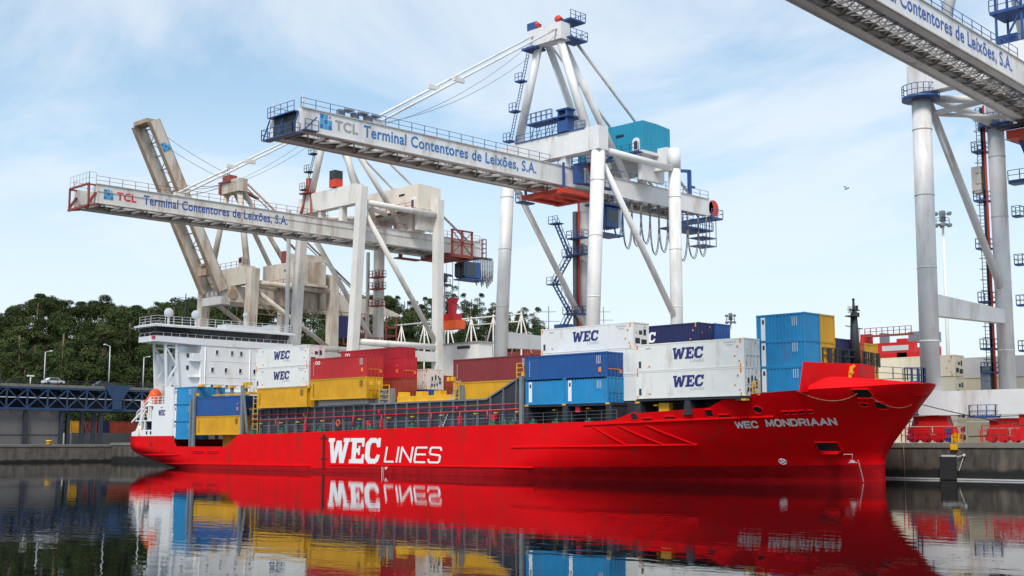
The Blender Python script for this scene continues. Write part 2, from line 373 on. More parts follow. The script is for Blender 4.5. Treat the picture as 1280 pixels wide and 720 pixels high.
q2 = thing('quay_wall', 'pale concrete quay wall below the blue truss bridge', 'quay wall', (QX, -40, 0))
MB().box(QX-2.5, QX, -900, QY-0.02, -2, 2.75).build('wall', MWL, q2)
MB().box(QX-2.0, QX+0.10, -900, QY-0.15, 2.75, 3.155).build('coping', M['concrete_dark'], q2)
def fender(x, label, group=None):
    f = thing('quay_fender', label, 'fender', (x, QY, 0))
    MB().box(x-0.75, x+0.75, QY-0.75, QY-0.36, 0.05, 2.2).build('fender_panel', M['rubber'], f)
    MB().box(x-0.7, x+0.7, QY-0.45, QY-0.13, 2.2, 2.36).build('top_plate', M['galv'], f)
    mb = MB(); mb.tube((x-0.4,QY-0.40,1.5),(x-0.4,QY,1.5),0.25); mb.tube((x+0.4,QY-0.40,1.5),(x+0.4,QY,1.5),0.25); mb.build('rubber_block', M['rubber'], f)
    mb = MB(); mb.bar((x+0.8,QY-0.3,2.2),(x+1.45,QY-0.15,2.35),0.07); mb.bar((x+0.95,QY-0.3,0.9),(x+1.4,QY-0.15,2.2),0.06)
    mb.ball((x+1.45,QY-0.2,2.32),0.16); mb.build('chain_bracket', M['galv'], f)
    return f
fender(0.1, 'black rubber fender panel hung on the dark quay wall right of the bow')
# ------------------------------------------------------------------ the ship
def interp(x, pts):
    if x <= pts[0][0]: return pts[0][1]
    for (a, va), (b, vb) in zip(pts, pts[1:]):
        if x <= b: return va+(vb-va)*(x-a)/(b-a)
    return pts[-1][1]
HB = 10.75
def stem_x(z): return 0.1 if z < 2.2 else 0.1+(z-2.2)*4.5/6.4
def hull_b(X, z):
    """half breadth of the hull at X and height z"""
    s = max(0.0, min(1.0, z/8.0)); Xe = stem_x(max(0, min(z, 8.6)))
    Xs = -42+24*s**0.8
    t = max(0.0, min(1.0, (X-Xs)/(Xe-Xs))); n = 1.7+0.6*s; m = 1.0+0.9*s
    b = HB*max(0.0, 1-t**n)**(1/m)
    if X < -96:                                   # the counter tucks in towards the keel
        q = min(1.0, (-96-X)/19.0); k = max(0.0, 1-(z-KEEL(X))/2.2); b *= 1-0.30*q*k**2
    return b
def KEEL(X): return interp(X, [(-115,1.05),(-112,0.75),(-108,0.35),(-104,-0.05),(-100,-0.6)])
TOP = [(-115,4.46),(-103.2,4.46),(-101.9,3.0),(-89.5,3.0),(-86.5,4.6),(-78,4.66),(-51,5.2),(-33.5,5.42),(-21.7,5.6),(-19.4,6.22),(-10.7,6.66),(-9.0,7.6),(-4.5,7.95),(-2,8.10),(1.5,8.30),(4.6,8.62)]
def ztop(X): return interp(X, TOP)
def hull_material():
    m = paint('hull_red', (0.78, 0.0024, 0.006), 0.48, 0.12, 0.25, (0.30, 0.022, 0.014), 0.62, 0.8, spec=0.10)
    t = m.node_tree; l = t.links.new; b = t.nodes['Principled BSDF']; src = b.inputs['Base Color'].links[0].from_socket
    c = N(t, 'ShaderNodeTexCoord'); sp = N(t, 'ShaderNodeSeparateXYZ'); l(c.outputs['Object'], sp.inputs[0])
    x = N(t, 'ShaderNodeMapRange'); x.inputs['From Min'].default_value = -70; x.inputs['From Max'].default_value = 0; x.inputs['To Min'].default_value = 0.45; x.inputs['To Max'].default_value = 1.6
    l(sp.outputs['X'], x.inputs['Value'])
    lt = N(t, 'ShaderNodeMath', operation='LESS_THAN'); l(sp.outputs['Z'], lt.inputs[0]); l(x.outputs[0], lt.inputs[1])
    # worn anti-fouling below the boot line, with scrapes
    mpn = N(t, 'ShaderNodeMapping'); mpn.inputs['Scale'].default_value = (0.9, 0.9, 0.35); l(c.outputs['Object'], mpn.inputs[0])
    nz = N(t, 'ShaderNodeTexNoise'); nz.inputs['Scale'].default_value = 1.3; nz.inputs['Detail'].default_value = 8; nz.inputs['Roughness'].default_value = 0.7; l(mpn.outputs[0], nz.inputs['Vector'])
    rp = N(t, 'ShaderNodeValToRGB'); e = rp.color_ramp.elements
    e[0].position = 0.3; e[0].color = (0.26, 0.004, 0.007, 1); e[1].position = 0.72; e[1].color = (0.42, 0.007, 0.010, 1)
    k = rp.color_ramp.elements.new(0.80); k.color = (0.45, 0.10, 0.03, 1); l(nz.outputs['Fac'], rp.inputs[0])
    mi = N(t, 'ShaderNodeMix', data_type='RGBA'); l(lt.outputs[0], mi.inputs['Factor']); l(src, mi.inputs['A']); l(rp.outputs[0], mi.inputs['B'])
    # thin weld seams of the shell plating, as relief
    wv = N(t, 'ShaderNodeTexBrick'); wv.offset = 0.5; wv.inputs['Scale'].default_value = 1.0; wv.inputs['Mortar Size'].default_value = 0.012; wv.inputs['Mortar Smooth'].default_value = 0.6
    wv.inputs['Brick Width'].default_value = 7.5; wv.inputs['Row Height'].default_value = 1.9
    cb = N(t, 'ShaderNodeCombineXYZ'); l(sp.outputs['X'], cb.inputs[0]); l(sp.outputs['Z'], cb.inputs[1]); l(cb.outputs[0], wv.inputs['Vector'])
    n3 = N(t, 'ShaderNodeTexNoise'); n3.inputs['Scale'].default_value = 0.5; n3.inputs['Detail'].default_value = 2; l(c.outputs['Object'], n3.inputs['Vector'])
    sub = N(t, 'ShaderNodeMath', operation='MULTIPLY_ADD'); sub.inputs[1].default_value = -0.30; l(wv.outputs['Fac'], sub.inputs[0]); l(n3.outputs['Fac'], sub.inputs[2])
    bp = N(t, 'ShaderNodeBump'); bp.inputs['Strength'].default_value = 0.5; bp.inputs['Distance'].default_value = 0.10; l(sub.outputs[0], bp.inputs['Height']); l(bp.outputs[0], b.inputs['Normal'])
    l(mi.outputs['Result'], b.inputs['Base Color'])
    return m
MHULL = hull_material()
MRED = paint('ship_red', (0.78, 0.0024, 0.006), 0.50, 0.10, 0.4, (0.30, 0.02, 0.015), 0.2, 0.8, spec=0.10)
ship = thing('container_ship', 'red container feeder ship with white bridge moored along the quay', 'ship', (0, 0, 0))

def build_hull():
    xs = sorted(set([p[0] for p in TOP if p[0] < 4.6] + [-115+1.9*i for i in range(0, 50)] + [-22+0.45*i for i in range(0, 59)]))
    xs = [x for x in xs if x < 4.55]
    NV = 16; bm = MB()
    for sgn in (-1, 1):
        vs = []; cols = len(xs)+1
        for j in range(NV+1):
            v = j/NV
            for x0 in xs+[4.6]:
                zt = ztop(x0); zb = KEEL(x0); z = zb+(zt-zb)*v
                if x0 > -40: X = -40+(x0+40)/(44.6)*(stem_x(z)+40)
                else: X = x0
                b = 0.0 if x0 == 4.6 else hull_b(X, z)
                vs.append((X, sgn*b, z))
        fs = [(j*cols+i, j*cols+i+1, (j+1)*cols+i+1, (j+1)*cols+i) for j in range(NV) for i in range(cols-1)]
        bm.add(vs, fs, True)
    # transom and flat of the counter
    prof = [(hull_b(-115, KEEL(-115)+(4.46-KEEL(-115))*j/NV), KEEL(-115)+(4.46-KEEL(-115))*j/NV) for j in range(NV+1)]
    for (b0, z0), (b1, z1) in zip(prof, prof[1:]):
        bm.add([(-115,-b0,z0),(-115,b0,z0),(-115,b1,z1),(-115,-b1,z1)], [(0,1,2,3)])
    for x0, x1 in zip(xs, xs[1:]):
        if x1 > -90: break
        b0, b1 = hull_b(x0, KEEL(x0)), hull_b(x1, KEEL(x1))
        bm.add([(x0,-b0,KEEL(x0)),(x1,-b1,KEEL(x1)),(x1,b1,KEEL(x1)),(x0,b0,KEEL(x0))], [(0,1,2,3)])
    return bm.build('hull', MHULL, ship, merge=True)
hull = build_hull()
def skin(X, z, off=0.03): return (X, -hull_b(X, z)-off, z)
def on_hull(off=0.04): return lambda u, v: skin(u, v, off)
# deck plates inside the bulwark
dk = MB()
def plate(x0, x1, z, n=1):
    for i in range(n):
        a = x0+(x1-x0)*i/n; b = x0+(x1-x0)*(i+1)/n
        ba, bb = hull_b(a, z)-0.12, hull_b(b, z)-0.12
        if ba < 0.05 and bb < 0.05: continue
        dk.add([(a,-ba,z),(b,-bb,z),(b,bb,z),(a,ba,z)], [(0,1,2,3)])
plate(-114.9, -103, 4.0); plate(-103, -88, 2.3); plate(-88, -52, 4.45); plate(-52, -19, 5.1, 6); plate(-19, -9, 5.35, 8); plate(-9, 4.3, 7.55, 18)
dk.build('deck', M['deckred'], ship)
# bow bulwark that leans inboard above the knuckle
def bulwark():
    mb = MB(); xs = [-6.6+0.32*i for i in range(36)]; xs = [x for x in xs if x < 4.6]+[4.6]
    for sgn in (-1, 1):
        lo = []; hi = []
        for x in xs:
            z = ztop(x); b = 0.0 if x == 4.6 else hull_b(x, z)
            u = (x+6.6)/11.2
            h = 1.0*min(1, max(0, (x+3.2)/2.2))*(1 if x < -0.5 else max(0, 1-((x+0.5)/5.1)**1.3))
            lo.append((x, sgn*b, z)); hi.append((x-h*0.55, sgn*max(0, b-h*0.62), z+h))
        n = len(xs)
        mb.add(lo+hi, [(i, i+1, n+i+1, n+i) for i in range(n-1)], True)
    return mb.build('bow_bulwark', MRED, ship, merge=True)
bulwark()
# rubbing strakes
st = MB()
def strake(x0, x1, za, zb, n=12, w=0.11, h=0.14):
    for i in range(n):
        a = x0+(x1-x0)*i/n; b = x0+(x1-x0)*(i+1)/n; z0 = za+(zb-za)*i/n; z1 = za+(zb-za)*(i+1)/n
        st.bar(skin(a, z0, w/2-0.02), skin(b, z1, w/2-0.02), w, h)
strake(-114.8, -101, 1.80, 1.82, 6); strake(-110, -70.5, 0.62, 0.72, 12); strake(-66.5, -33, 0.92, 1.05, 12)
strake(-36, -14.0, 3.05, 3.36, 20); strake(-26, -14.8, 5.25, 5.59, 14, 0.14, 0.16); strake(-14.8, -6.2, 5.59, 5.82, 14, 0.14, 0.16)
for x, x1 in ((-24.9,-21.2),(-21.7,-17.2),(-18.5,-14.1)):
    for k in range(7):
        t0, t1 = k/7, (k+1)/7; st.bar(skin(x+(x1-x)*t0, 5.15-1.82*t0, 0.03), skin(x+(x1-x)*t1, 5.15-1.82*t1, 0.03), 0.09, 0.09)
st.pieces('rubbing_strake', MRED, ship)
# openings in the shell plating: flat black faces carry the shade inside them
def opening(name, X0, X1, z0, z1, rnd=False, off=0.025, mat=None):
    mb = MB()
    if rnd:
        cx, cz, rx, rz = (X0+X1)/2, (z0+z1)/2, (X1-X0)/2, (z1-z0)/2
        pts = [skin(cx+rx*math.cos(k*math.pi/8), cz+rz*math.sin(k*math.pi/8), off) for k in range(16)]
        mb.add(pts, [tuple(range(16))])
        rim = MB()
        for k in range(16):
            a, b = k*math.pi/8, (k+1)*math.pi/8
            rim.bar(skin(cx+rx*1.08*math.cos(a), cz+rz*1.08*math.sin(a), 0.03), skin(cx+rx*1.08*math.cos(b), cz+rz*1.08*math.sin(b), 0.03), 0.08)
        o = mb.build(name, mat or M['black'], ship); rim.build('rim', MRED, o); return o
    n = 4
    for i in range(n):
        a = X0+(X1-X0)*i/n; b = X0+(X1-X0)*(i+1)/n
        mb.add([skin(a,z0,off),skin(b,z0,off),skin(b,z1,off),skin(a,z1,off)], [(0,1,2,3)])
    o = mb.build(name, mat or M['black'], ship)
    rim = MB()
    for i in range(n):
        a = X0+(X1-X0)*i/n; b = X0+(X1-X0)*(i+1)/n
        rim.bar(skin(a,z1+0.05,0.04), skin(b,z1+0.05,0.04), 0.09); rim.bar(skin(a,z0-0.05,0.04), skin(b,z0-0.05,0.04), 0.09)
    rim.bar(skin(X0-0.05,z0,0.04), skin(X0-0.05,z1,0.04), 0.09); rim.bar(skin(X1+0.05,z0,0.04), skin(X1+0.05,z1,0.04), 0.09)
    rim.build('rim', MRED, o); return o
opening('bow_fairlead', 0.6, 1.6, 7.36, 8.02); opening('bow_fairlead', 1.45, 2.0, 6.43, 6.96)
opening('mooring_port', 0.45, 1.05, 6.6, 6.92, True); opening('mooring_port', -20.1, -19.25, 5.6, 6.3, True); opening('mooring_port', -7.6, -6.9, 6.1, 6.7, True)
opening('bow_fairlead', -12.05, -11.4, 5.86, 6.45)
for x, w, z in ((-18.2,1.0,5.66),(-15.77,1.0,5.80),(-10.4,1.0,5.9),(-5.1,0.45,6.12),(-4.45,0.45,6.14),(-3.8,0.45,6.18),(-3.2,0.45,6.2)):
    opening('freeing_port', x-w/2, x+w/2, z-0.09, z+0.09)
opening('anchor_recess', -4.1, -2.5, 2.8, 3.52)
for x in (-96.2, -92.5): opening('freeing_port', x-1.3, x+1.3, 2.24, 2.36)
opening('freeing_port', -106, -105.5, 2.3, 2.45); opening('mooring_port', -109.2, -108.7, 3.1, 3.45, True)
mb = MB(); mb.prism([(-4.3,2.72),(-2.3,2.72),(-2.5,2.5),(-4.2,2.5)], 'y', -3.6, -3.1); mb.build('anchor_sill', MRED, ship)

# writing on the shell
mb = MB(); letter(mb, slab_shape('WEC', 0.12), -66.9, -57.0, 1.12, 4.05, on_hull()); mb.build('lettering', M['letter_white'], hull)
LINES_ = dict(L=[[(0,1),(0,0),(.62,0)]], I=[[(0,0),(0,1)]], N=[[(0,0),(0,1),(.78,0),(.78,1)]], E=[[(.74,1),(.06,1),(0,.9),(0,.1),(.06,0),(.74,0)],[(.0,.53),(.70,.53)]],
   S=[[(.78,.84),(.74,.96),(.66,1),(.12,1),(.04,.94),(.02,.66),(.08,.56),(.70,.48),(.77,.40),(.76,.08),(.68,0),(.10,0),(.02,.06),(.0,.18)]])
mb = MB(); x = 0.0; kk = 0
for ch in 'LINES':
    w_ = dict(L=.62,I=0,N=.78,E=.74,S=.78)[ch]
    for pl_ in LINES_[ch]:
        pl_ = [Vector((x+p[0]+.16*p[1], p[1])) for p in pl_]
        for p, q in zip(pl_, pl_[1:]):
            d = (q-p).normalized(); n_ = Vector((-d.y*1.0, d.x))*.065; e_ = d*.05
            kk += 1; f_ = lambda c: skin(-56.3+c.x*2.35, 1.38+c.y*1.60, 0.035+0.002*(kk % 9))
            mb.add([f_(p-e_-n_), f_(q+e_-n_), f_(q+e_+n_), f_(p-e_+n_)], [(0,1,2,3)])
    x += w_+.26
mb.build('lettering', M['letter_white'], hull)
WX0, WX1, MX0 = -9.75, -7.75, -7.1
def bow_uv(u, v): w = v+(u+8)*0.025; return skin(u, w, 0.11)
STROKE = dict(W=(1.25,[[(0,1),(.28,0),(.60,.9),(.92,0),(1.22,1)]]), E=(.85,[[(.8,1),(0,1),(0,0),(.82,0)],[(0,.52),(.7,.52)]]), C=(1.0,[[(.95,.78),(.75,.97),(.3,1),(.05,.75),(.02,.3),(.25,.02),(.7,.0),(.95,.22)]]),
 M=(1.15,[[(0,0),(.06,1),(.52,.12),(1.02,1),(1.08,0)]]), O=(1.15,[[(.32,0),(.06,.25),(.06,.75),(.32,1),(.76,1),(1.02,.75),(1.02,.25),(.76,0),(.32,0)]]), N=(1.0,[[(0,0),(0,1),(.88,0),(.88,1)]]),
 D=(1.05,[[(0,0),(0,1),(.62,1),(.92,.75),(.92,.25),(.62,0),(0,0)]]), R=(1.0,[[(0,0),(0,1),(.68,1),(.86,.85),(.86,.6),(.68,.46),(0,.46)],[(.45,.46),(.9,0)]]), I=(.3,[[(.1,0),(.1,1)]]), A=(1.1,[[(0,0),(.5,1),(1.0,0)],[(.2,.34),(.8,.34)]]))
def stroke_word(word, x0, x1, z0, z1):
    """stencil-plain capitals painted on the flare"""
    mb = MB(); tot = sum(STROKE[c][0]+.22 for c in word)-.22; sx = (x1-x0)/(tot+.18); h = z1-z0; x = 0; kk = 0
    for c in word:
        w, pls = STROKE[c]
        for pl_ in pls:
            pl_ = [Vector(((x+p[0]+.18*p[1])*sx, p[1]*h)) for p in pl_]
            for p, q in zip(pl_, pl_[1:]):
                d = (q-p).normalized(); n_ = Vector((-d.y, d.x))*.068; e_ = d*.045; kk += 1
                f_ = lambda v: bow_uv(x0+v.x, z0+v.y, 0.05+0.002*(kk % 11))
                mb.add([f_(p-e_-n_), f_(q+e_-n_), f_(q+e_+n_), f_(p-e_+n_)], [(0,1,2,3)])
        x += w+.22
    mb.build('lettering', M['letter_white'], hull)
def bow_uv(u, v, off=0.06): return skin(u, v+(u+8)*0.022, off)
stroke_word('WEC', WX0, WX1, 4.88, 5.38); stroke_word('MONDRIAAN', MX0, -1.62, 4.95, 5.47)
mk = MB()
mk.bar(skin(-2.5,2.5,.03),skin(-1.85,2.5,.03),0.04); mk.bar(skin(-1.88,2.5,.03),skin(-2.1,1.9,.03),0.04); mk.bar(skin(-2.4,1.76,.03),skin(-1.75,1.78,.03),0.04)
mk.add([skin(-2.08+0.2*math.cos(k*math.pi/6),1.90+0.10*math.sin(k*math.pi/6),.035) for k in range(12)], [tuple(range(12))])
for k in range(14):
    z = 0.12+k*0.14; x = -1.62-0.002*k; mk.bar(skin(x-0.04,z,.03), skin(x+0.04,z+0.05,.03), 0.03)
for k in range(12):
    a, b = k*math.pi/6, (k+1)*math.pi/6
    mk.bar(skin(-7.44+0.30*math.cos(a),1.83+0.24*math.sin(a),.04), skin(-7.44+0.30*math.cos(b),1.83+0.24*math.sin(b),.04), 0.06)
for a in (0.5, 2.07): mk.bar(skin(-7.44+0.3*math.cos(a),1.83+0.24*math.sin(a),.045), skin(-7.44-0.3*math.cos(a),1.83-0.24*math.sin(a),.045), 0.07)
for k in range(6): mk.bar(skin(-56.6,0.05+k*0.12,.04), skin(-56.5,0.05+k*0.12,.04), 0.05)
mk.bar(skin(-56.8,0.0,.03), skin(-56.8,0.85,.03), 0.04)
mk.build('draught_marks', M['letter_white'], hull)
mb = MB(); letter(mb, text_shape("9'", 0.02), -56.3, -55.75, 0.45, 0.8, on_hull(0.04)); mb.build('lettering', M['letter_white'], hull)
pl = MB(); pl.bar(skin(-67.85,0.4,.03),skin(-67.85,4.55,.03),0.16)
for k in range(14): pl.bar(skin(-68.2,0.5+k*0.29,.04),skin(-67.5,0.5+k*0.29,.04),0.05)
pl.bar(skin(-68.7,4.1,.04),skin(-67,4.1,.04),0.07); pl.bar(skin(-68.5,1.6,.04),skin(-67.2,1.6,.04),0.07)
pl.build('pilot_ladder', M['black'], ship)

# ---- cargo hold coaming with stiffeners, pipes and rails
poly = [(-86,2.4),(-36,5.0),(-35.2,5.0),(-35.2,10.25),(-36.2,10.25),(-41,8.15),(-86,7.85)]
mb = MB(); mb.prism(poly, 'y', -9.35, 9.35); co = mb.build('hold_coaming', M['coaming'], ship)
def ctop(x): return interp(x, [(-86,7.85),(-41,8.15),(-36.2,10.25),(-35.2,10.25)])
def cbot(x): return interp(x, [(-86,4.45),(-36,5.12)])
x = -85.2
sm = MB()
while x < -35.5:
    sm.prism([(-9.353,cbot(x)),(-9.7,cbot(x)),(-9.55,ctop(x)),(-9.353,ctop(x))], 'x', x-0.05, x+0.05); x += 1.95
sm.pieces('stiffener', M['stiff'], co)
mb = MB(); mb.bar((-86,-9.41,7.83),(-41,-9.41,8.13),0.22,0.18); mb.bar((-41,-9.41,8.13),(-36.2,-9.41,10.23),0.22,0.18); mb.bar((-36.2,-9.41,10.23),(-35.2,-9.41,10.23),0.22,0.18)
for q in (0.35, 0.6): mb.bar((-86,-9.39,cbot(-86)+q*3.4),(-41,-9.39,cbot(-41)+q*3.03),0.05,0.08)
mb.build('coaming_flange', M['stiff'], co)
pp = MB(); pp.tube((-86,-9.75,6.35),(-35.6,-9.75,7.0),0.055); pp.tube((-86,-9.7,7.0),(-36,-9.7,7.55),0.04)
for x in (-79.5,-73,-63.5,-58.2,-49.5,-44.8,-40.5):
    z = interp(x, [(-86,6.35),(-35.6,7.0)]); pp.tube((x,-9.8,z+0.05),(x,-9.8,z-1.3),0.07)
for x in (-73,-58.2,-44.8):
    z = interp(x, [(-86,6.35),(-35.6,7.0)]); pp.box(x-0.16,x+0.16,-9.95,-9.7,z-1.5,z-0.5)
    pp.tube((x-0.55,-9.74,z+0.6),(x-0.55,-9.74,z),0.06)
pp.tube((-35.4,-9.75,5.2),(-35.4,-9.75,8.2),0.07)
pp.build('fire_main', M['pipe_red'], ship)
hb = MB()
for x, z in ((-60.5,5.5),(-39.5,5.9),(-27.5,6.5)):
    hb.box(x-0.28,x+0.28,-9.95,-9.55,z,z+0.6)
hb.pieces('fire_hose_box', M['pipe_red'], ship)
# lifebuoy ring on the coaming
lb = MB()
for k in range(14):
    a, b = k*math.pi/7, (k+1)*math.pi/7
    lb.tube((-66.4+0.36*math.cos(a),-9.8,5.85+0.36*math.sin(a)),(-66.4+0.36*math.cos(b),-9.8,5.85+0.36*math.sin(b)),0.09,n=6)
lb.build('lifebuoy', M['orange'], ship)
gm = MB()
for x in (-84,-77.5,-69.5,-62,-59.8,-52.3,-39.2,-37.5,-36.3,-33.4,-30.2,-25.8):
    gm.box(x-0.4,x+0.4,-10.35,-9.95,cbot(min(x,-36)),cbot(min(x,-36))+0.55); gm.tube((x,-10.15,cbot(min(x,-36))+0.5),(x,-10.15,cbot(min(x,-36))+0.8),0.15)
gm.pieces('winch_and_valve', M['deckgreen'], ship)
dl = MB()
for x in (-83,-78.5,-74.8,-69.7,-62.4,-57,-52.8,-47.9,-42.4,-39.3,-36.1,-30.8,-26.3,-17.8,-14.2):
    dl.box(x-0.18,x+0.18,-9.85,-9.45,5.85+0.016*(x+86),5.97+0.016*(x+86))
dl.pieces('deck_lamp', M['yellow'], ship)
rl = MB()
pts = [skin(x, ztop(x), -0.15)[:2]+(ztop(x),) for x in (-86,-78,-65,-51,-40,-33.5,-21.9)]
rl.rail(pts, 1.05, 1.7, 0.014, 3); rl.build('deck_railing', M['rail'], ship)
# transverse deck and legs under the forward stacks
ic = MB(); ic.prism([(-34.5,5.1),(-8.0,5.3),(-8.0,7.56),(-22,7.56),(-22.2,7.3),(-34.5,7.3)], 'y', -7.9, 7.9); ic.build('hatch_coaming', M['dark'], ship)
ft = MB()
for x in (-34.3,-28.9,-23.2,-19.6,-13.8,-8.1):
    ft.prism([(x-0.45,ztop(x)-0.45),(x+0.45,ztop(x)-0.45),(x+0.3,7.35),(x-0.3,7.35)], 'y', -10.25, -7.95)
ft.box(-34.4,-22.8,-10.2,-8,7.12,7.38); ft.box(-19.8,-7.4,-10.2,-8,7.40,7.6)
ft.pieces('container_pedestal', M['coaming'], ship)
ct = MB()
for x in (-34.2,-29,-23.3,-19.6,-7.6): ct.box(x-0.25,x+0.25,-10.32,-9.8,7.2,7.36)
ct.box(-17.6,-16.4,-9.6,-9.0,6.4,7.2); ct.pieces('twistlock_fitting', M['yellow'], ship)
hc = MB(); hc.box(-57.2,-46.2,-8.3,8.3,8.22,8.85); hc.box(-57.2,-46.2,-8.45,8.45,8.12,8.24)
hatch = hc.build('hatch_cover', M['yellow'], ship)
mb = MB()
for x in (-56.6,-53.4,-50.3): mb.box(x-0.55,x+0.55,-8.2,-7.3,8.852,9.35)
mb.pieces('stacking_block', M['yellow'], hatch)
# lashing posts between the bays
ps = MB()
for x, z0, z1, w in ((-98.1,3.0,11.0,0.42),(-98.9,3.0,9.6,0.3),(-86.2,4.4,11.0,0.42),(-34.75,5.3,10.35,0.42)):
    ps.box(x-w/2,x+w/2,-10.62,-10.3,z0,z1)
ps.bar((-86.0,-10.5,10.6),(-85.0,-10.4,4.7),0.22)
for x in (-71.8,-59.4,-57.9,-46.0):
    ps.prism([(x-0.5,8.0),(x+0.5,8.0),(x+0.3,9.8),(x-0.2,9.8)], 'y', -8.9, -8.3)
ps.pieces('lashing_post', M['grey'], ship)
yf = MB()
def cage(x0, x1, y, z0, z1, n):
    for x in (x0, x1): yf.bar((x,y,z0),(x,y,z1),0.09)
    for k in range(n+1):
        z = z0+(z1-z0)*k/n; yf.bar((x0,y,z),(x1,y,z),0.07)
cage(-84.9,-83.9,-9.6,4.6,10.6,9); cage(-72.6,-72.0,-9.3,4.7,9.9,11); yf.bar((-72.6,-9.35,9.9),(-73.9,-9.35,4.8),0.10)
cage(-59.6,-57.8,-9.0,8.0,10.2,4); cage(-46.4,-45.7,-9.1,4.9,10.2,12); cage(-36.0,-35.0,-9.9,10.3,11.7,3); cage(-7.3,-6.6,-9.3,7.7,8.9,3)
for x in (-98.6,-97.9,-86.4,-85.8,-84.9,-71.9,-71.4,-59.6,-58.2,-46.2,-45.5,-34.75): yf.box(x-0.18,x+0.18,-10.3,-9.95,{True:10.2,False:11.0}[x>-80] if x>-97 else 9.9,{True:10.65,False:11.4}[x>-80] if x>-97 else 10.3)
yf.pieces('lashing_cage', M['yellow'], ship)
lad = MB()
a0, b0 = Vector((-48.6,-9.5,4.95)), Vector((-46.2,-8.9,10.3))
for dxx in (0, 0.55): lad.bar(a0+Vector((dxx,0,0)), b0+Vector((dxx,0,0)), 0.08)
for k in range(1,20): lad.bar(a0.lerp(b0,k/20), a0.lerp(b0,k/20)+Vector((0.55,0,0)), 0.05)
lad.build('access_ladder', M['galv'], ship)

# ---- bridge and accommodation
br = MB()
br.box(-114.2,-107.0,-4.2,10.2,4.0,17.9)
house = br.build('deckhouse', M['shipwhite'], ship)
mb = MB(); mb.box(-114.0,-107.6,-7.6,-4.203,4.0,16.6); mb.box(-110.5,-107.05,-5.6,-4.203,15.35,16.5)
mb.build('side_lobby', M['shipwhite'], house)
mb = MB()
for z in (13.0,15.4): mb.box(-111,-107.2,-5.9,-4.2,z,z+0.12); mb.rail([(-107.2,-5.9,z+0.1),(-111,-5.9,z+0.1)],1.0,1.2,0.03)
mb.pieces('side_balcony', M['shipwhite'], house)
mb = MB()
for z in (8.2,10.6,13.1,15.5): mb.box(-107.0,-106.97,-4.2,10.2,z,z+0.05)
mb.pieces('deck_seam', M['creamwhite'], house)
for z, ys in ((16.5,(-1.6,1.0,2.6)),(13.9,(-2.3,0.0,2.5,5.0)),(11.4,(-2.3,0.2)),(9.0,(-1,1.5,4))):
    for y in ys:
        q = MB(); q.box(-106.99,-106.955,y-0.20,y+0.20,z,z+0.62); wn = q.build('window', M['glass'], house); q = MB(); q.bar((-106.95,y-.25,z-.05),(-106.95,y+.25,z-.05),.07); q.bar((-106.95,y-.25,z+.67),(-106.95,y+.25,z+.67),.07); q.bar((-106.95,y-.25,z-.05),(-106.95,y-.25,z+.67),.07); q.bar((-106.95,y+.25,z-.05),(-106.95,y+.25,z+.67),.07); q.build('window_frame', M['creamwhite'], wn)
for z in (13.2,15.6,10.7):
    q = MB(); q.box(-109.3,-108.7,-7.64,-7.602,z,z+1.4); q.build('door', M['grey'], house)
for z in (14.2,16.0): 
    q = MB(); q.box(-107.58,-107.55,-6.3,-5.9,z-0.1,z+0.5); q.build('window', M['glass'], house)
q = MB()
for y in (-3.6,4.1,7.2): q.tube((-106.9,y,4.5),(-106.9,y,17.5),0.07,n=6)
q.pieces('vent_pipe', M['shipwhite'], house)
q = MB(); q.rail([(-106.95,-4.0,11.1),(-106.95,3.8,11.1)],1.0,1.3,0.03,2); q.box(-107,-106.2,-4.1,3.9,10.95,11.08); q.build('front_gallery', M['shipwhite'], house)
# wing bridge
mb = MB(); mb.prism([(-11.9,17.95),(-4.0,17.75),(4.0,17.75),(11.9,17.95),(11.9,18.75),(-11.9,18.75)], 'x', -111.5, -106.9)
wing = mb.build('bridge_wing', M['shipwhite'], ship)
mb = MB(); mb.add([(-112.0,-11.0,18.75),(-107.5,-11.0,18.75),(-107.5,11.0,18.75),(-112.0,11.0,18.75),(-112.0,-11.3,20.1),(-107.1,-11.3,20.1),(-107.1,11.3,20.1),(-112.0,11.3,20.1)],
   [(0,1,5,4),(1,2,6,5),(2,3,7,6),(3,0,4,7)]); wh = mb.build('wheelhouse_window', M['glass'], ship)
mb = MB()
for k in range(11):
    y = -11.05+k*22.1/10; mb.bar((-107.48,y,18.75),(-107.08,y*1.02,20.1),0.05)
for k in range(4): mb.bar((-112+k*1.5,-11.02,18.95),(-112+k*1.5,-11.32,20.0),0.1)
mb.pieces('window_mullion', M['dark'], wh)
mb = MB(); mb.box(-112.4,-106.6,-12.2,12.2,20.1,20.36); mb.box(-112.2,-106.8,-11.8,11.8,20.35,20.5); roof = mb.build('bridge_roof', M['shipwhite'], ship)
mb = MB(); mb.rail([(-111.8,-11.7,20.5),(-106.9,-11.7,20.5),(-106.9,11.7,20.5),(-111.8,11.7,20.5)],1.15,1.3,0.03,3); mb.build('railing', M['shipwhite'], roof)
mb = MB(); mb.rail([(-111.4,-11.8,18.75),(-107.0,-11.8,18.75),(-107.0,11.8,18.75)],0.5,1.3,0.018,1); mb.build('railing', M['shipwhite'], wing)
mb = MB(); mb.box(-107.6,-106.85,-12.05,-11.85,18.3,18.7); mb.build('side_light', M['letter_red'], wing)
for y in (-8.9,-4.4):
    q = MB(); q.tube((-108.5,y,20.5),(-108.5,y,21.9),0.16); q.tube((-108.5,y,21.9),(-108.5,y,22.3),0.62,0.66); q.ball((-108.5,y,22.35),0.68,14,9); q.build('radome', M['shipwhite'], roof)
q = MB(); q.tube((-108.5,4.2,20.5),(-108.5,4.2,22.6),0.12); q.ball((-108.5,4.2,22.9),0.42,14,9); q.build('radome', M['shipwhite'], roof)
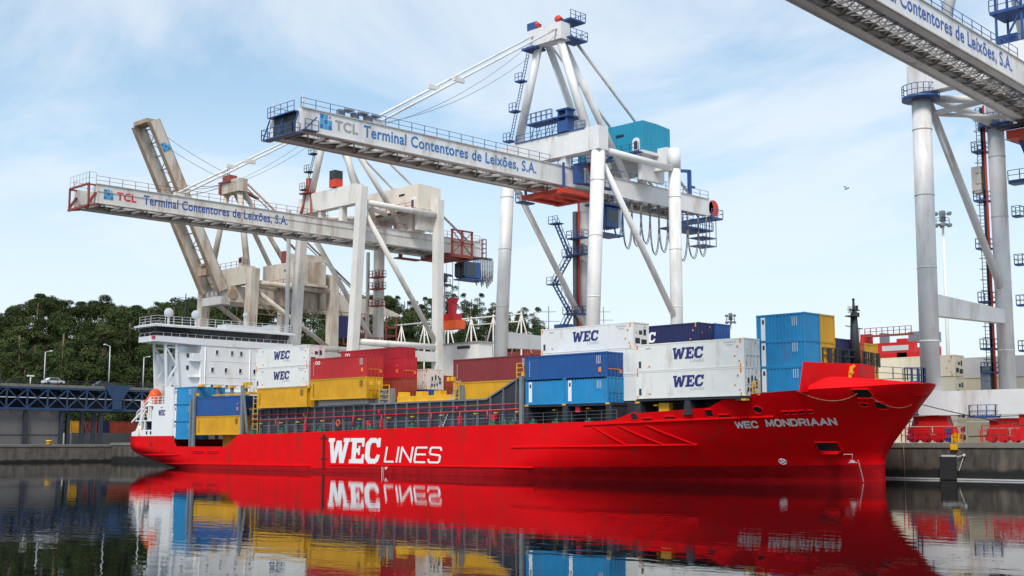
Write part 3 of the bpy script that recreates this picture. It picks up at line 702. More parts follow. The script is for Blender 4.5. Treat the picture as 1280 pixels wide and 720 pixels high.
q = MB(); q.box(-110,-107.6,0.2,7.4,20.5,21.2); q.box(-110,-107.8,8.2,10,20.5,21.6); q.pieces('roof_locker', M['shipwhite'], roof)
q = MB()
for y, h in ((-10.9,3.5),(-5.2,4.2),(-6.3,2.2),(-2.0,2.5),(1.2,3.2),(2.3,2.4),(6.5,2.6),(8.9,1.8),(-9.7,1.8)): q.tube((-109.3,y,20.5),(-109.3,y,20.5+h),0.05,0.03,n=6)
q.tube((-110.5,-5.0,20.5),(-110.5,-5.0,25.6),0.13,0.07); q.bar((-110.5,-6.0,24.3),(-110.5,-4.0,24.3),0.08); q.bar((-110.5,-6.4,25.0),(-110.5,-3.9,25.0),0.05)
q.pieces('antenna_mast', M['dark'], roof)
# wing bracket truss
q = MB()
for xx in (-107.4,-110.6):
    for a, b in (((-9.9,17.8),(-9.5,11.3)),((-8.2,17.8),(-7.6,11.3)),((-9.8,17.3),(-8.0,14.6)),((-8.0,14.6),(-9.6,12.0)),((-9.6,11.9),(-7.7,11.9)),((-9.9,17.2),(-8.2,17.2))):
        q.bar((xx,a[0],a[1]),(xx,b[0],b[1]),0.28 if a[1] > 17.5 else 0.2)
q.build('wing_bracket', M['shipwhite'], ship)
# stern quarter: white plating, decks, rails
side = MB()
side.prism([(-103.4,4.47),(-103.6,11.35),(-105.9,11.35),(-105.9,9.0),(-108.6,9.0),(-108.6,8.55),(-109.2,8.1),(-109.2,5.35),(-112.6,5.35),(-113.2,6.0),(-113.5,5.3),(-114.95,5.0),(-114.95,4.47)], 'y', -10.62, -10.35)
stern = side.build('stern_plating', M['shipwhite'], ship)
mb = MB(); letter(mb, slab_shape('WEC', 0.0), -107.4, -105.5, 7.35, 8.15, on_south(-10.65)); mb.bar((-106.9,-10.64,8.45),(-106.2,-10.64,8.55),0.05); mb.build('lettering', M['letter_navy'], stern)
for x in (-110.6,-109.0): 
    pass
for x in (-110.7,-109.55):
    q = MB()
    q.box(x+0.15-0.18,x+0.15+0.18,-10.66,-10.63,4.72,5.15); q.build('porthole', M['glass'], stern)
dk2 = MB()
dk2.box(-114.6,-104,-10.3,10.3,6.6,6.75); dk2.box(-112.5,-104,-10.3,-4.3,8.75,8.9); dk2.box(-114.9,-114.7,-10.3,10.3,4.2,5.0)
for x, z0, z1 in ((-112.9,4.2,9.6),(-110.8,6.7,9.9),(-109.3,6.7,8.8),(-111.9,4.3,6.7)): dk2.box(x-0.12,x+0.12,-10.34,-10.05,z0,z1)
dk2.box(-111.2,-105.9,-10.3,-7,8.9,9.0); dk2.bar((-114.4,-10.2,5.0),(-111.8,-10.2,8.3),0.25,0.25)
dk2.rail([(-110.8,-10.2,8.9),(-105.9,-10.2,8.9)],1.2,1.1,0.035,3); dk2.rail([(-114.5,-10.2,6.75),(-111.2,-10.2,6.75)],1.0,1.0,0.035,2)
dk2.build('stern_gallery', M['shipwhite'], ship)
q = MB(); q.box(-113.8,-111.6,-9.9,-8.9,5.2,6.5); q.box(-110.4,-109.4,-9.9,-9.0,7.0,7.8); q.pieces('mooring_winch', M['navy'] if 'navy' in M else paint('winch_navy',(0.03,0.04,0.10)), ship)
q = MB(); q.tube((-112.7,-10.5,4.3),(-112.7,-10.5,5.5),0.2); q.tube((-111.4,-10.1,7.1),(-111.4,-10.1,7.7),0.15); q.pieces('bollard', M['yellow'], ship)
q = MB(); q.box(-107.5,-105.95,-9.9,-7.0,9.0,10.9); q.build('stern_locker', M['grey'], ship)
q = MB(); q.box(-105.6,-103.9,-10.2,-6,3.9,4.3); q.build('stern_hatch', M['dark'], ship)
q = MB()
for y in (-6.8,-4.5,-2.2,0.2):
    q.box(-98.3,-97.9,y-0.18,y+0.18,4.0,11.2)
q.pieces('cell_guide', M['grey'], ship)
q = MB()
for y in (-9.4,-6.8,-4.5,-2.2,0.2): q.box(-98.6,-97.6,y-0.35,y+0.35,11.2,11.5)
q.box(-98.2,-85.8,-7.6,-7.35,10.0,10.15); q.box(-86.2,-85.6,-9.9,-7.4,9.85,10.15)
q.pieces('guide_cap', M['yellow'], ship)
# foredeck house behind the bow
fb = MB()
fb.add([(-2.62,-9.14,7.8),(-2.62,-8.38,10.46),(-2.55,-6.2,10.49),(-2.55,-6.29,8.0)], [(0,1,2,3)])
fb.add([(-2.55,-6.29,8.0),(-2.55,-6.2,10.49),(-1.9,0,10.62),(-1.9,0,8.0),(-2.55,3.49,10.6),(-2.55,3.49,8.0)], [(0,1,2,3),(3,2,4,5)])
fb.add([(-2.62,-9.14,7.8),(-2.62,-8.38,10.46),(-2.72,-8.38,10.46),(-2.72,-9.14,7.8)], [(0,1,2,3)])
bk = fb.build('breakwater', MRED, ship)
q = MB(); q.rail([(-2.8,-5.0,10.6),(-2.25,0,10.6),(-2.8,4.9,10.5)],1.25,1.1,0.05,2)
for y in (-4.2,-3.0,-1.4,2.0,3.3,4.4): q.box(-2.75,-2.5,y-0.16,y+0.16,10.55,11.8)
q.build('railing', M['dark'], bk)
q = MB(); q.bar((-2.1,-1.9,9.2),(-2.0,-1.6,10.3),0.28); q.bar((-2.0,-1.6,10.2),(-2.0,-1.1,10.4),0.2); q.bar((-2.0,-1.5,9.9),(-2.0,-1.9,9.6),0.3); q.build('derrick_hook', M['yellow'], bk)
# foremast
fm = MB(); fm.tube((-2.5,0,10.4),(-2.5,0,15.4),0.52,0.28,n=14); fm.tube((-2.5,0,15.4),(-2.5,0,16.4),0.14,0.1)
mast = fm.build('foremast', M['dark'], ship)
q = MB(); q.bar((-2.5,-1.5,14.0),(-2.5,1.5,13.9),0.07); q.box(-2.9,-2.1,-0.9,0.3,14.9,15.0); q.box(-2.7,-2.3,-0.8,0.8,15.5,15.58)
q.box(-2.65,-2.35,0.3,0.75,15.0,15.35); q.ball((-2.5,0,16.5),0.14,8,6); q.box(-2.6,-2.4,0.45,0.65,15.6,16.0)
q.pieces('mast_crosstree', M['dark'], mast)
q = MB(); q.box(-2.56,-2.5,-0.95,-0.35,15.2,15.85); q.box(-2.56,-2.5,0.5,1.05,12.9,13.9); q.pieces('mast_board', M['letter_white'], mast)
# bow rail and lines
q = MB(); q.rail([(0.2,-3.9,9.15),(2.2,-1.9,9.0),(3.7,0.3,8.85),(2.2,2.5,9.0),(-0.2,4.4,9.2)],1.05,1.0,0.03,2); q.build('bow_railing', M['dark'], ship)
q = MB(); q.box(2.4,3.3,0.3,1.4,8.3,8.9); q.rail([(2.2,0.2,8.8),(3.9,0.3,8.7),(3.4,1.6,8.8),(2.2,0.2,8.8)],1.3,0.5,0.04,2); q.build('bow_platform', M['blue'], ship)
def sag(a, b, s, n=12):
    a = Vector(a); b = Vector(b)
    return [a.lerp(b,k/n)-Vector((0,0,s*4*(k/n)*(1-k/n))) for k in range(n+1)]
rope_m = paint('rope', (0.33, 0.20, 0.12), 0.9)
ml = thing('mooring_line', 'thin grey mooring line from the bow tip to the quay', 'rope', (4,0,6.8)); MB().path(sag((3.6,-0.3,6.9),(22.0,14.5,4.0),0.9,16),0.045).build('rope', M['dark'], ml)
ml = thing('mooring_line', 'slack orange line drooping across the shell below the bow rail', 'rope', (0,-6,7))
pts = [skin(-3.4+(4.2*k/14), 8.0-0.75*4*(k/14)*(1-k/14)-0.3*k/14, 0.10) for k in range(15)]
MB().path(pts,0.03).build('rope', rope_m, ml)
ml = thing('mooring_line', 'slack orange line hanging from the fairlead round to the stem', 'rope', (2,-4,7))
pts = [skin(1.5+(1.75*k/10), 7.4-0.55*4*(k/10)*(1-k/10)-0.6*k/10, 0.10) for k in range(11)]
MB().path(pts,0.03).build('rope', rope_m, ml)
ml = thing('hanging_rope', 'orange rope hanging straight down the quay wall beside the stem', 'rope', (-4.9,12.3,3.5)); MB().tube((-4.6,12.33,3.6),(-4.6,12.33,0.02),0.035,n=6).build('rope', rope_m, ml)

# ---- free-fall lifeboat at the stern
lf = thing('lifeboat', 'orange enclosed lifeboat tilted nose down on the white stern', 'lifeboat', (-113.0,-8.6,8.6))
def loft(mb, c, prof, tilt, n=14):
    """prof: (s along the keel, half width, low, high)"""
    c = Vector(c); ca, sa = math.cos(tilt), math.sin(tilt); vs = []
    for s, hw, lo, hi in prof:
        for k in range(n):
            t = 2*math.pi*k/n; y = hw*math.cos(t); h = (lo+hi)/2+(hi-lo)/2*math.sin(t)
            vs.append(c+Vector((s*ca-h*sa, y, s*sa+h*ca)))
    m = len(prof); fs = [(i*n+k, i*n+(k+1)%n, (i+1)*n+(k+1)%n, (i+1)*n+k) for i in range(m-1) for k in range(n)]
    fs += [tuple(range(n)), tuple(range(m*n-1, (m-1)*n-1, -1))]
    mb.add(vs, fs, True)
q = MB(); loft(q, (-113.5,-8.6,9.1), [(-2.54,0.12,0.00,0.29),(-2.21,0.49,-0.33,0.57),(-1.48,0.78,-0.57,0.78),(0.00,0.90,-0.66,0.90),(1.15,0.90,-0.61,1.11),(1.72,0.82,-0.49,1.43),(2.38,0.74,-0.41,1.31),(2.54,0.49,-0.25,0.90)], R(30)); q.build('boat_hull', M['orange'], lf)
q = MB(); q.bar((-115.6,-9.5,7.9),(-111.6,-9.5,10.15),0.14); q.build('fender_strip', M['letter_white'], lf)
cr = MB()
for y in (-10.1,-7.2): cr.bar((-115.9,y,6.5),(-110.2,y,9.7),0.22); cr.bar((-110.4,y,9.6),(-110.4,y,6.7),0.2); cr.bar((-113.2,y,8.0),(-113.2,y,5.0),0.18)
cr.pieces('lifeboat_ramp', M['shipwhite'], ship)

# ------------------------------------------------------------------ containers
def corr(x0, x1, y, z0, z1, per=0.36, d=0.075, axis='x', sgn=-1):
    """corrugated sheet facing -Y (axis x) or +X (axis y)"""
    n = max(2, int(round((x1-x0)/per))); p = []
    for k in range(n):
        a = x0+(x1-x0)*k/n; w = (x1-x0)/n
        p += [(a,0),(a+.30*w,0),(a+.45*w,d),(a+.80*w,d),(a+.95*w,0)]
    p.append((x1,0)); vs = []
    for z in (z0, z1):
        for u, dd in p: vs.append((u, y-sgn*dd, z) if axis == 'x' else (y-dd, u, z))
    m = len(p); return vs, [(i, i+1, m+i+1, m+i) for i in range(m-1)]
_cm = {}
M['gasket'] = paint('door_bar', (0.30,0.30,0.30), 0.5)
def cont_mesh(L, end, smooth):
    key = (round(L,2), end, smooth)
    if key in _cm: return _cm[key]
    W, H = 2.44, 2.54; out = {}
    b = MB()
    if smooth:
        b.add([(0.12,0.02,0.1),(L-.12,0.02,0.1),(L-.12,0.02,H-.1),(0.12,0.02,H-.1)], [(0,1,2,3)])
        k = 0.8
        while k < L-.4: b.box(k,k+.03,0.012,0.02,0.15,H-.15); k += 0.62
    else:
        b.add(*corr(0.1, L-.1, 0.02, 0.12, H-.1))
    b.add([(0,W-.02,0.1),(L,W-.02,0.1),(L,W-.02,H),(0,W-.02,H)], [(3,2,1,0)])
    b.add([(0.02,0,0.1),(0.02,W,0.1),(0.02,W,H),(0.02,0,H)], [(3,2,1,0)])
    b.add([(0,0,H-.02),(L,0,H-.02),(L,W,H-.02),(0,W,H-.02)], [(0,1,2,3)])
    b.add([(0,0,.1),(L,0,.1),(L,W,.1),(0,W,.1)], [(3,2,1,0)])
    if end == 'plain': b.add(*corr(0.1, W-.1, L-.02, 0.12, H-.1, 0.34, 0.05, 'y'))
    elif end == 'reefer': b.add([(L-.35,0,0.1),(L-.35,W,0.1),(L-.35,W,H),(L-.35,0,H)], [(0,1,2,3)])
    out['body'] = b
    f = MB()
    for x in (0, L-.14):
        for y in (0, W-.14): f.box(x,x+.14,y,y+.14,0,H)
    for z in (0, H-.12):
        for y in (0, W-.10): f.box(.141,L-.141,y,y+.10,z,z+.12)
        for x in (0, L-.10): f.box(x,x+.10,.141,W-.141,z,z+.12)
    for x in (-.01, L-.19):
        for y in (-.015, W-.16):
            for z in (-.01, H-.12): f.box(x,x+.2,y,y+.175,z,z+.135)
    out['frame'] = f
    if end == 'door':
        d1 = MB(); d1.box(L-.08,L-.03,.15,W/2-.015,.13,H-.13); d2 = MB(); d2.box(L-.08,L-.03,W/2+.015,W-.15,.13,H-.13)
        out['door'] = [d1, d2]; lb = MB()
        for y in (.4,.95,1.5,2.05): lb.tube((L-.005,y,.06),(L-.005,y,H-.06),.022,n=6); lb.box(L-.028,L+.02,y-.10,y+.30,1.0,1.07)
        out['locking_bars'] = lb
    if end == 'reefer':
        u = MB(); u.box(L-.34,L-.03,.15,W-.15,.14,H-.14); out['cooling_unit'] = u
        g = MB()
        g.box(L-.06,L-.018,.32,1.05,.45,1.0); g.box(L-.06,L-.018,1.25,2.1,.35,.9); g.box(L-.06,L-.018,.9,1.4,1.35,1.75); g.box(L-.06,L-.018,1.6,2.0,1.3,1.9)
        out['grille'] = g
    _cm[key] = out; return out
_bc = {}
def built(mb, name, mat, parent, key):
    """first use builds the mesh, later ones share it"""
    key = (key, name, mat.name)
    if key in _bc:
        o = bpy.data.objects.new(name, _bc[key]); COL.objects.link(o); o.parent = parent; return o
    rt = parent if parent.parent is None else parent.parent
    o0 = rt.location.copy(); rt.location = (0,0,0); o = mb.build(name, mat, parent); rt.location = o0
    _bc[key] = o.data; return o
ORG = paint('orange_mark', (0.80,0.24,0.02), 0.5)
def container(x0, yf, z0, L, color, label, end='door', deco=(), group=None, smooth=None, framecol=None):
    smooth = color in ('white','cream','plainwhite') if smooth is None else smooth
    t = thing('shipping_container', label, 'container', (x0, yf, z0), group)
    ms = cont_mesh(L, end, smooth); key = (round(L,2), end, smooth); mat = CONT[color]
    body = built(ms['body'], 'body', mat, t, key)
    built(ms['frame'], 'frame', framecol or mat, t, key)
    if end == 'door':
        for k, d in enumerate(ms['door']): dd = built(d, 'door', mat, t, key+(k,))
        built(ms['locking_bars'], 'locking_bars', mat if color not in ('white','plainwhite','cream') else M['galv'], t, key)
    if end == 'reefer':
        u = built(ms['cooling_unit'], 'cooling_unit', mat, t, key); built(ms['grille'], 'grille', M['dark'], u, key)
    H, W = 2.54, 2.44
    def dec(name, mb, m): built(mb, name, m, t, (key, name, deco))
    yl = -0.012 if smooth else -0.006
    if 'wec' in deco:
        q = MB(); c = L*0.5; letter(q, slab_shape('WEC', 0.14), c-1.75, c+1.75, 0.98, 2.02, on_south(yl)); dec('lettering', q, M['letter_navy'])
        q = MB(); letter(q, text_shape('LINES', 0.0, 0.2, 1.05), c+0.2, c+1.8, 0.66, 0.90, on_south(yl)); dec('sub_lettering', q, M['letter_pale'])
    if 'wecpale' in deco:
        q = MB(); c = L*0.43; letter(q, slab_shape('WEC', 0.14), c-1.6, c+1.6, 0.9, 1.9, on_south(yl)); dec('lettering', q, M['letter_white'])
    if 'strip' in deco:
        q = MB(); q.box(.5,.95,-.02,-.008,.25,2.3); dec('white_strip', q, M['letter_white'])
        q = MB(); q.box(.62,.84,-.024,-.0205,1.7,2.1); dec('strip_mark', q, M['dark'])
    if 'oo' in deco:
        q = MB(); letter(q, text_shape('OO', 0.04), .95, 1.95, 1.75, 2.2, on_south(yl)); dec('lettering', q, M['letter_white'])
    if 'orange' in deco:
        q = MB()
        for x in (.12, L-.45): q.box(x-.02,x+.13,-.02,-.006,2.12,2.5); q.box(x,x+.12,-.021,-.005,.0,.3)
        q.box(L-1.1,L-.93,-.02,-.006,.9,1.04); q.box(L-.8,L-.62,-.02,-.006,1.72,1.88); q.box(1.5,1.72,-.02,-.006,.38,.5); q.box(L-.6,L-.46,-.02,-.006,.45,.6)
        if end != 'plain': q.box(L-.005,L+.012,.25,.32,.2,.5); q.box(L-.005,L+.012,1.7,1.85,2.1,2.25); q.box(L-.005,L+.012,.4,.52,1.5,1.62)
        dec('orange_marks', q, ORG)
    if 'slot' in deco:
        q = MB(); q.box(.35,.62,-.02,-.006,.35,.95); dec('vent_slot', q, M['dark'])
    if 'band' in deco:
        q = MB(); q.box(L-.03,L+.012,.3,2.1,.85,.93); q.box(L-.03,L+.012,1.95,2.25,.5,.85); q.box(L-1.05,L-.7,-.02,-.004,.6,1.05); q.box(L-.95,L-.8,-.02,-.004,1.4,1.6); dec('orange_marks', q, ORG)
    if 'code' in deco:
        q = MB()
        for k in range(9 if 'wec' not in deco else 0): q.box(.62,.72,-.018,-.004,.45+k*.18,.55+k*.18)
        if 'wec' in deco:
            for k in range(11): q.box(L-2.2+k*.13,L-2.12+k*.13,-.018,-.011,2.18,2.3)
            for k in range(6): q.box(L-1.9+k*.13,L-1.82+k*.13,-.018,-.011,1.95,2.05)
            q.box(1.2,1.8,-.018,-.011,2.1,2.2)
        for k in range(3 if 'wec' not in deco else 0): q.box(L-1.3+.22*k,L-1.22+.22*k,-.018,-.004,1.4,2.2)
        dec('code_marks', q, M['dark'] if color in ('yellow',) else M['letter_pale'])
    if 'doormarks' in deco:
        q = MB()
        for y, z, h in ((.45,.4,.35),(.85,.4,.3),(.5,1.1,.5),(1.05,1.2,.6),(1.5,1.4,.35),(1.75,.7,.8),(1.3,.5,.3)): q.box(L-.028,L+.01,y,y+.22,z,z+h)
        dec('door_marks', q, M['dark'])
    return t
Y1, Y2, Y3 = -10.3, -7.8, -5.3
RG = dict(teal='teal containers on the ship', white='white containers on the ship', yellow='yellow containers on the ship', red='red containers on the ship', blue='blue containers on the ship')
FT = 12.1
# stern bays
for k, w_ in enumerate(('lowest','middle','topmost')):
    container(-104.0, Y1, 3.98+k*2.36, 5.5, 'teal', '%s teal twenty foot container of the stack beside the white stern plating' % w_, 'door', ('strip','code'), RG['teal'])
container(-104.0, Y2, 8.7, 5.5, 'teal', 'teal container in the second row behind the stern stack', 'door', (), RG['teal'])
container(-97.7, Y1, 7.15, 11.0, 'blue', 'blue container lying on a yellow one in the stern bay', 'door', ('band',), RG['blue'])
container(-97.7, Y1, 4.55, 11.0, 'yellow', 'yellow container under the blue one in the stern bay', 'door', ('code',), RG['yellow'])
container(-97.7, Y2, 7.15, 12.4, 'navy', 'navy container behind the blue one in the stern bay', 'door', (), RG['blue'])
container(-97.7, Y2, 4.55, 12.4, 'yellow', 'yellow container in the second row of the stern bay', 'door', (), RG['yellow'])
container(-94.9, Y2, 1.98, 9.0, 'yellow', 'shadowed yellow container low in the well of the stern bay', 'door', (), RG['yellow'])
# bridge-front bays
container(-83.5, Y1, 13.08, 11.6, 'white', 'topmost white reefer container of the stack in front of the bridge', 'reefer', ('wec','orange','code'), RG['white'])
container(-83.5, Y1, 10.5, 11.6, 'white', 'white reefer container between yellow and top white in front of the bridge', 'reefer', ('wec','orange','slot','code'), RG['white'])
container(-83.1, Y1, 7.92, 10.9, 'yellow', 'yellow container under two white ones in front of the bridge', 'plain', ('code',), RG['yellow'])
container(-71.5, Y1, 11.24, 11.1, 'red', 'bright red container with white rings lying on a yellow one', 'door', ('oo','band','code'), RG['red'])
container(-71.5, Y1, 8.68, 11.1, 'yellow', 'yellow container under the bright red one', 'door', ('code',), RG['yellow'])
container(-71.2, -9.2, 6.14, 9.7, 'plainwhite', 'pale container mostly hidden at the foot of the red and yellow stack', 'plain', (), RG['white'], True)
container(-75.3, -2.8, 12.75, 12.0, 'crimson', 'crimson container topmost behind the bright red one', 'door', ('oo',), RG['red'])
container(-75.3, -2.8, 10.2, 12.0, 'crimson', 'crimson container hidden below the topmost crimson one', 'door', (), RG['red'])
container(-71.9, Y3, 11.26, 11.9, 'crimson', 'crimson container with an orange band on its door end', 'door', ('band',), RG['red'])
container(-71.9, Y3, 8.68, 11.9, 'rust', 'rust red container under the crimson one with the orange band', 'door', (), RG['red'])
container(-72.9, -0.3, 10.02, 12.1, 'plainwhite', 'pale pink white container with dark door marks beside the red stack', 'door', ('doormarks','orange'), RG['white'], False)
container(-72.9, -0.3, 7.4, 12.1, 'blue', 'blue container glimpsed under the pale door-marked one', 'door', (), RG['blue'])
container(-73.2, 2.2, 9.3, 12.2, 'rust', 'rust container end right of the pale door-marked one', 'door', (), RG['red'])
container(-47.6, -8.25, 10.15, 12.1, 'maroon', 'maroon container lying on a yellow one amidships', 'door', ('code',), RG['red'])
container(-47.6, -8.25, 7.6, 12.1, 'yellow', 'yellow container under the maroon one amidships', 'door', ('code',), RG['yellow'])
# blue and teal stack
container(-34.4, Y1, 9.76, 11.05, 'blue', 'long blue container lying on two teal ones', 'door', ('band','code'), RG['blue'])
container(-34.35, Y1, 7.34, 5.4, 'teal', 'teal twenty foot container under the aft half of the long blue one', 'plain', ('strip',), RG['teal'])
container(-28.9, Y1, 7.34, 5.6, 'teal', 'teal twenty foot container under the forward half of the long blue one', 'door', ('strip','code'), RG['teal'])
container(-34.5, Y2, 12.72, 12.45, 'white', 'white reefer container topmost behind the long blue one', 'reefer', ('wec','orange','slot','code'), RG['white'])
container(-34.5, Y2, 10.15, 13.9, 'white', 'white container second in its stack with only its end beside the blue one', 'plain', ('orange',), RG['white'])
container(-34.5, Y2, 7.58, 13.9, 'white', 'white container lowest in its stack with only its end beside the teal one', 'plain', ('orange',), RG['white'])
# white forward stack
container(-19.7, Y1, 10.18, 12.25, 'white', 'upper white container of the pair nearest the bow', 'door', ('wec','orange','slot','code'), RG['white'])
container(-19.7, Y1, 7.62, 12.25, 'white', 'lower white container of the pair nearest the bow', 'door', ('wec','orange','slot','doormarks'), RG['white'])
container(-28.0, Y3, 12.45, 12.0, 'navy', 'navy container with white letters behind the white pair', 'door', ('wecpale','orange'), RG['blue'])
container(-28.0, -2.8, 12.5, 12.1, 'blue', 'dark blue container end beyond the navy lettered one', 'door', (), RG['blue'])
container(-28.0, Y3, 9.9, 12.0, 'navy', 'navy container under the navy lettered one', 'door', (), RG['blue'])
# bow stack
for k, w_ in enumerate(('lowest','middle','topmost')):
    container(-7.8, -7.8, 7.72+k*2.29, 5.0, 'teal', '%s teal container of the stack behind the red breakwater' % w_, 'plain', ('strip','code'), RG['teal'])
for k, w_ in enumerate(('lowest','middle','topmost')):
    container(-7.8, -5.3, 7.72+k*2.29, 5.0, 'yellow', '%s yellow container beside the teal bow stack' % w_, 'plain', (), RG['yellow'])
for k, w_ in enumerate(('lower','upper')):
    container(-7.8, -2.75, 7.85+k*2.45, 5.0, 'navy', '%s navy container in the bow row by the mast' % w_, 'door', (), RG['blue'])
    container(-7.8, -.25, 7.8+k*2.35, 5.0, 'orange', '%s orange container in the bow row behind the mast' % w_, 'plain', (), 'orange containers on the ship')
    container(-7.8, 2.25, 7.8+k*2.32, 5.0, 'yellow', '%s yellow container at the far end of the bow row' % w_, 'plain', (), RG['yellow'])
# ------------------------------------------------------------------ ship-to-shore cranes
YW, YL = 15.5, 33.3
def crane(cx, hw, mats, label, zt=43.5, zg=39.45, gd=2.5, hg=3.0, tilt=0.0, tip=-25.2, rear=48.3, apex=(17.0,57.2), leg='tube', lr=0.90,
          boom=True, stay_y=-14.5, stay_h=1.0, house=(29.4,35.4,43.3,47.5,5.9,6.0), lean=1.9, zdiag=20.2, platforms=False, fr=0.62, top_platform=True, sheave=None, latw=1.0, latp=3.2):
    """one quay crane: portal legs, sills on bogies, A-frame, girders, house; everything in world metres"""
    Cm = mats['main']; t = thing('quay_crane', label, 'crane', (cx, YW, 3.5), 'ship-to-shore cranes on the quay')
    def P(name, mb, mat=None, parent=None): return mb.build(name, mat or Cm, parent or t)
    yt = YW+lean
    def gz(y): return zg+tilt*(10-y)
    legs = []
    for sx in (-1, 1):
        x = cx+sx*hw
        for y0, y1 in ((YW, yt), (YL, YL)):
            mb = MB()
            if leg == 'tube':
                rr = lr if y0 == YW else lr*0.93
                mb.tube((x,y0,8.0),(x,y1,zt-2.6),rr,rr,n=20)
                if y0 == YW: mb.box(x-rr*1.02,x+rr*1.02,y1-rr*1.02,y1+rr*1.02,zt-2.6,zt+0.45)
                else: mb.tube((x,y1,zt-2.6),(x,y1,zt+0.2),rr*1.05,n=16)
                for q_ in (0.18,0.42,0.66,0.88):
                    p_ = Vector((x,y0,8.0)).lerp(Vector((x,y1,zt-2.6)),q_); mb.tube(p_-Vector((0,0,.07)),p_+Vector((0,0,.07)),rr*1.035,n=20)
            else:
                mb.bar((x,y0,8.0),(x,y1,zt),lr*1.9,lr*1.9,up=(0,1,0))
            legs.append(P('leg', mb))
    for y in (YW, YL):
        mb = MB(); mb.box(cx-hw-1.2,cx+hw+1.2,y-0.95,y+0.95,6.2,8.55); P('sill_beam', mb)
    for sx in (-1, 1):
        x = cx+sx*hw
        mb = MB(); mb.prism([(YW+lr,16.2),(YL-lr,16.5),(YL-lr,18.0),(YW+lr,18.4)], 'x', x-0.5, x+0.5); P('tie_beam', mb)
        mb = MB(); mb.tube((x,yt+1.0,zdiag+19.0 if zt > 40 else zt-4),(x,YL-0.3,zdiag if zt > 40 else 20),0.42); P('diagonal_brace', mb)
        mb = MB(); mb.tube((x,yt+0.8,zt-2.4),(x,YL-0.8,zt-2.6),0.48); P('upper_brace', mb)
        mb = MB(); mb.tube((x,yt+0.8,zt-2.9),(cx+sx*(hg-0.3),yt+8.5,zt-2.7),0.40); P('corner_brace', mb)
    pb = []
    for y in (yt, YL):
        mb = MB(); mb.box(cx-hw+lr*0.8,cx+hw-lr*0.8,y-0.75,y+0.75,zt-2.6,zt+0.5); pb.append(P('portal_beam', mb))
        for sx in (-1, 1):
            mb = MB(); x = cx+sx*(hg-0.5); mb.box(x-0.45,x+0.45,y-0.5,y+0.5,gz(y)-0.1,zt-2.55); P('hanger', mb)
    # bogies: main equaliser > sub-beams > wheels
    for sx in (-1, 1):
        for y in (YW, YL):
            x = cx+sx*hw; mb = MB(); mb.prism([(x-2.0,5.15),(x-1.7,6.15),(x+1.7,6.15),(x+2.0,5.15)], 'y', y-0.5, y+0.5); bo = P('bogie', mb, M['bogie'])
            for k in (-1, 1):
                xb = x+k*1.35; mb = MB(); mb.prism([(xb-1.15,4.35),(xb-1.0,5.05),(xb+1.0,5.05),(xb+1.15,4.35),(xb+0.5,4.25),(xb-0.5,4.25)], 'y', y-0.42, y+0.42); P('equaliser', mb, M['bogie'], bo)
                for j in (-1, 1):
                    xw = xb+j*0.66; mb = MB(); mb.box(xw-0.58,xw+0.58,y-0.45,y+0.45,3.75,4.28); mb.tube((xw,y-0.5,3.85),(xw,y+0.5,3.85),0.33,n=14); P('wheel', mb, mats.get('wheel', M['pipe_red']), bo)
            mb = MB(); mb.rail([(x-2.9,y-0.9,3.6),(x+3.0,y-0.9,3.6)],1.3,1.4,0.04,2); P('bogie_guard', mb, M['bogie'], bo)
    # A-frame
    ya, za = apex
    for sx in (-1, 1):
        mb = MB(); mb.tube((cx+sx*(hw-1.9),yt,zt+0.4),(cx+sx*1.9,ya,za),fr,fr*0.9,n=14); P('frame_leg', mb)
        mb = MB(); mb.tube((cx+sx*(hg-0.4),30.0,gz(30)+0.1),(cx+sx*1.3,ya+1.2,za),fr*0.78,n=12); P('frame_strut', mb)
        mb = MB(); mb.tube((cx+sx*(hg-0.4),44.4,gz(44.4)),(cx+sx*2.0,ya+1.6,za+1.2),0.20,n=8); P('back_stay', mb, mats.get('stay', M['girderside']))
    mb = MB(); mb.box(cx-3.0,cx+3.0,ya-0.9,ya+0.9,za-0.4,za+1.9); hd = P('apex_head', mb)
    if top_platform:
        for z, w in ((za-0.2,3.6),(za+2.3,3.2)):
            mb = MB(); mb.box(cx+1.2,cx+3.7,ya+0.2,ya+w,z,z+0.22); mb.rail([(cx+3.7,ya+0.2,z+.2),(cx+3.7,ya+w,z+.2),(cx+1.2,ya+w,z+.2)],1.1,1.0,0.035,2); P('apex_platform', mb, mats['plat'], hd)
        mb = MB(); mb.box(cx-3.9,cx-1.6,ya-1.4,ya+1.0,za-0.8,za-0.5); mb.box(cx-3.4,cx-2.0,ya-0.8,ya+0.6,za+2.0,za+3.0); P('apex_platform', mb, mats['plat'], hd)
        for x, y in ((cx-2.2,ya-0.2),(cx+1.6,ya+0.2)):
            mb = MB(); mb.tube((x-0.25,y,za+2.9),(x+0.25,y,za+2.4),0.5,n=16); P('sheave', mb, sheave or M['trolleyred'], hd)
    # main girders
    mg = mats.get('girder', Cm)
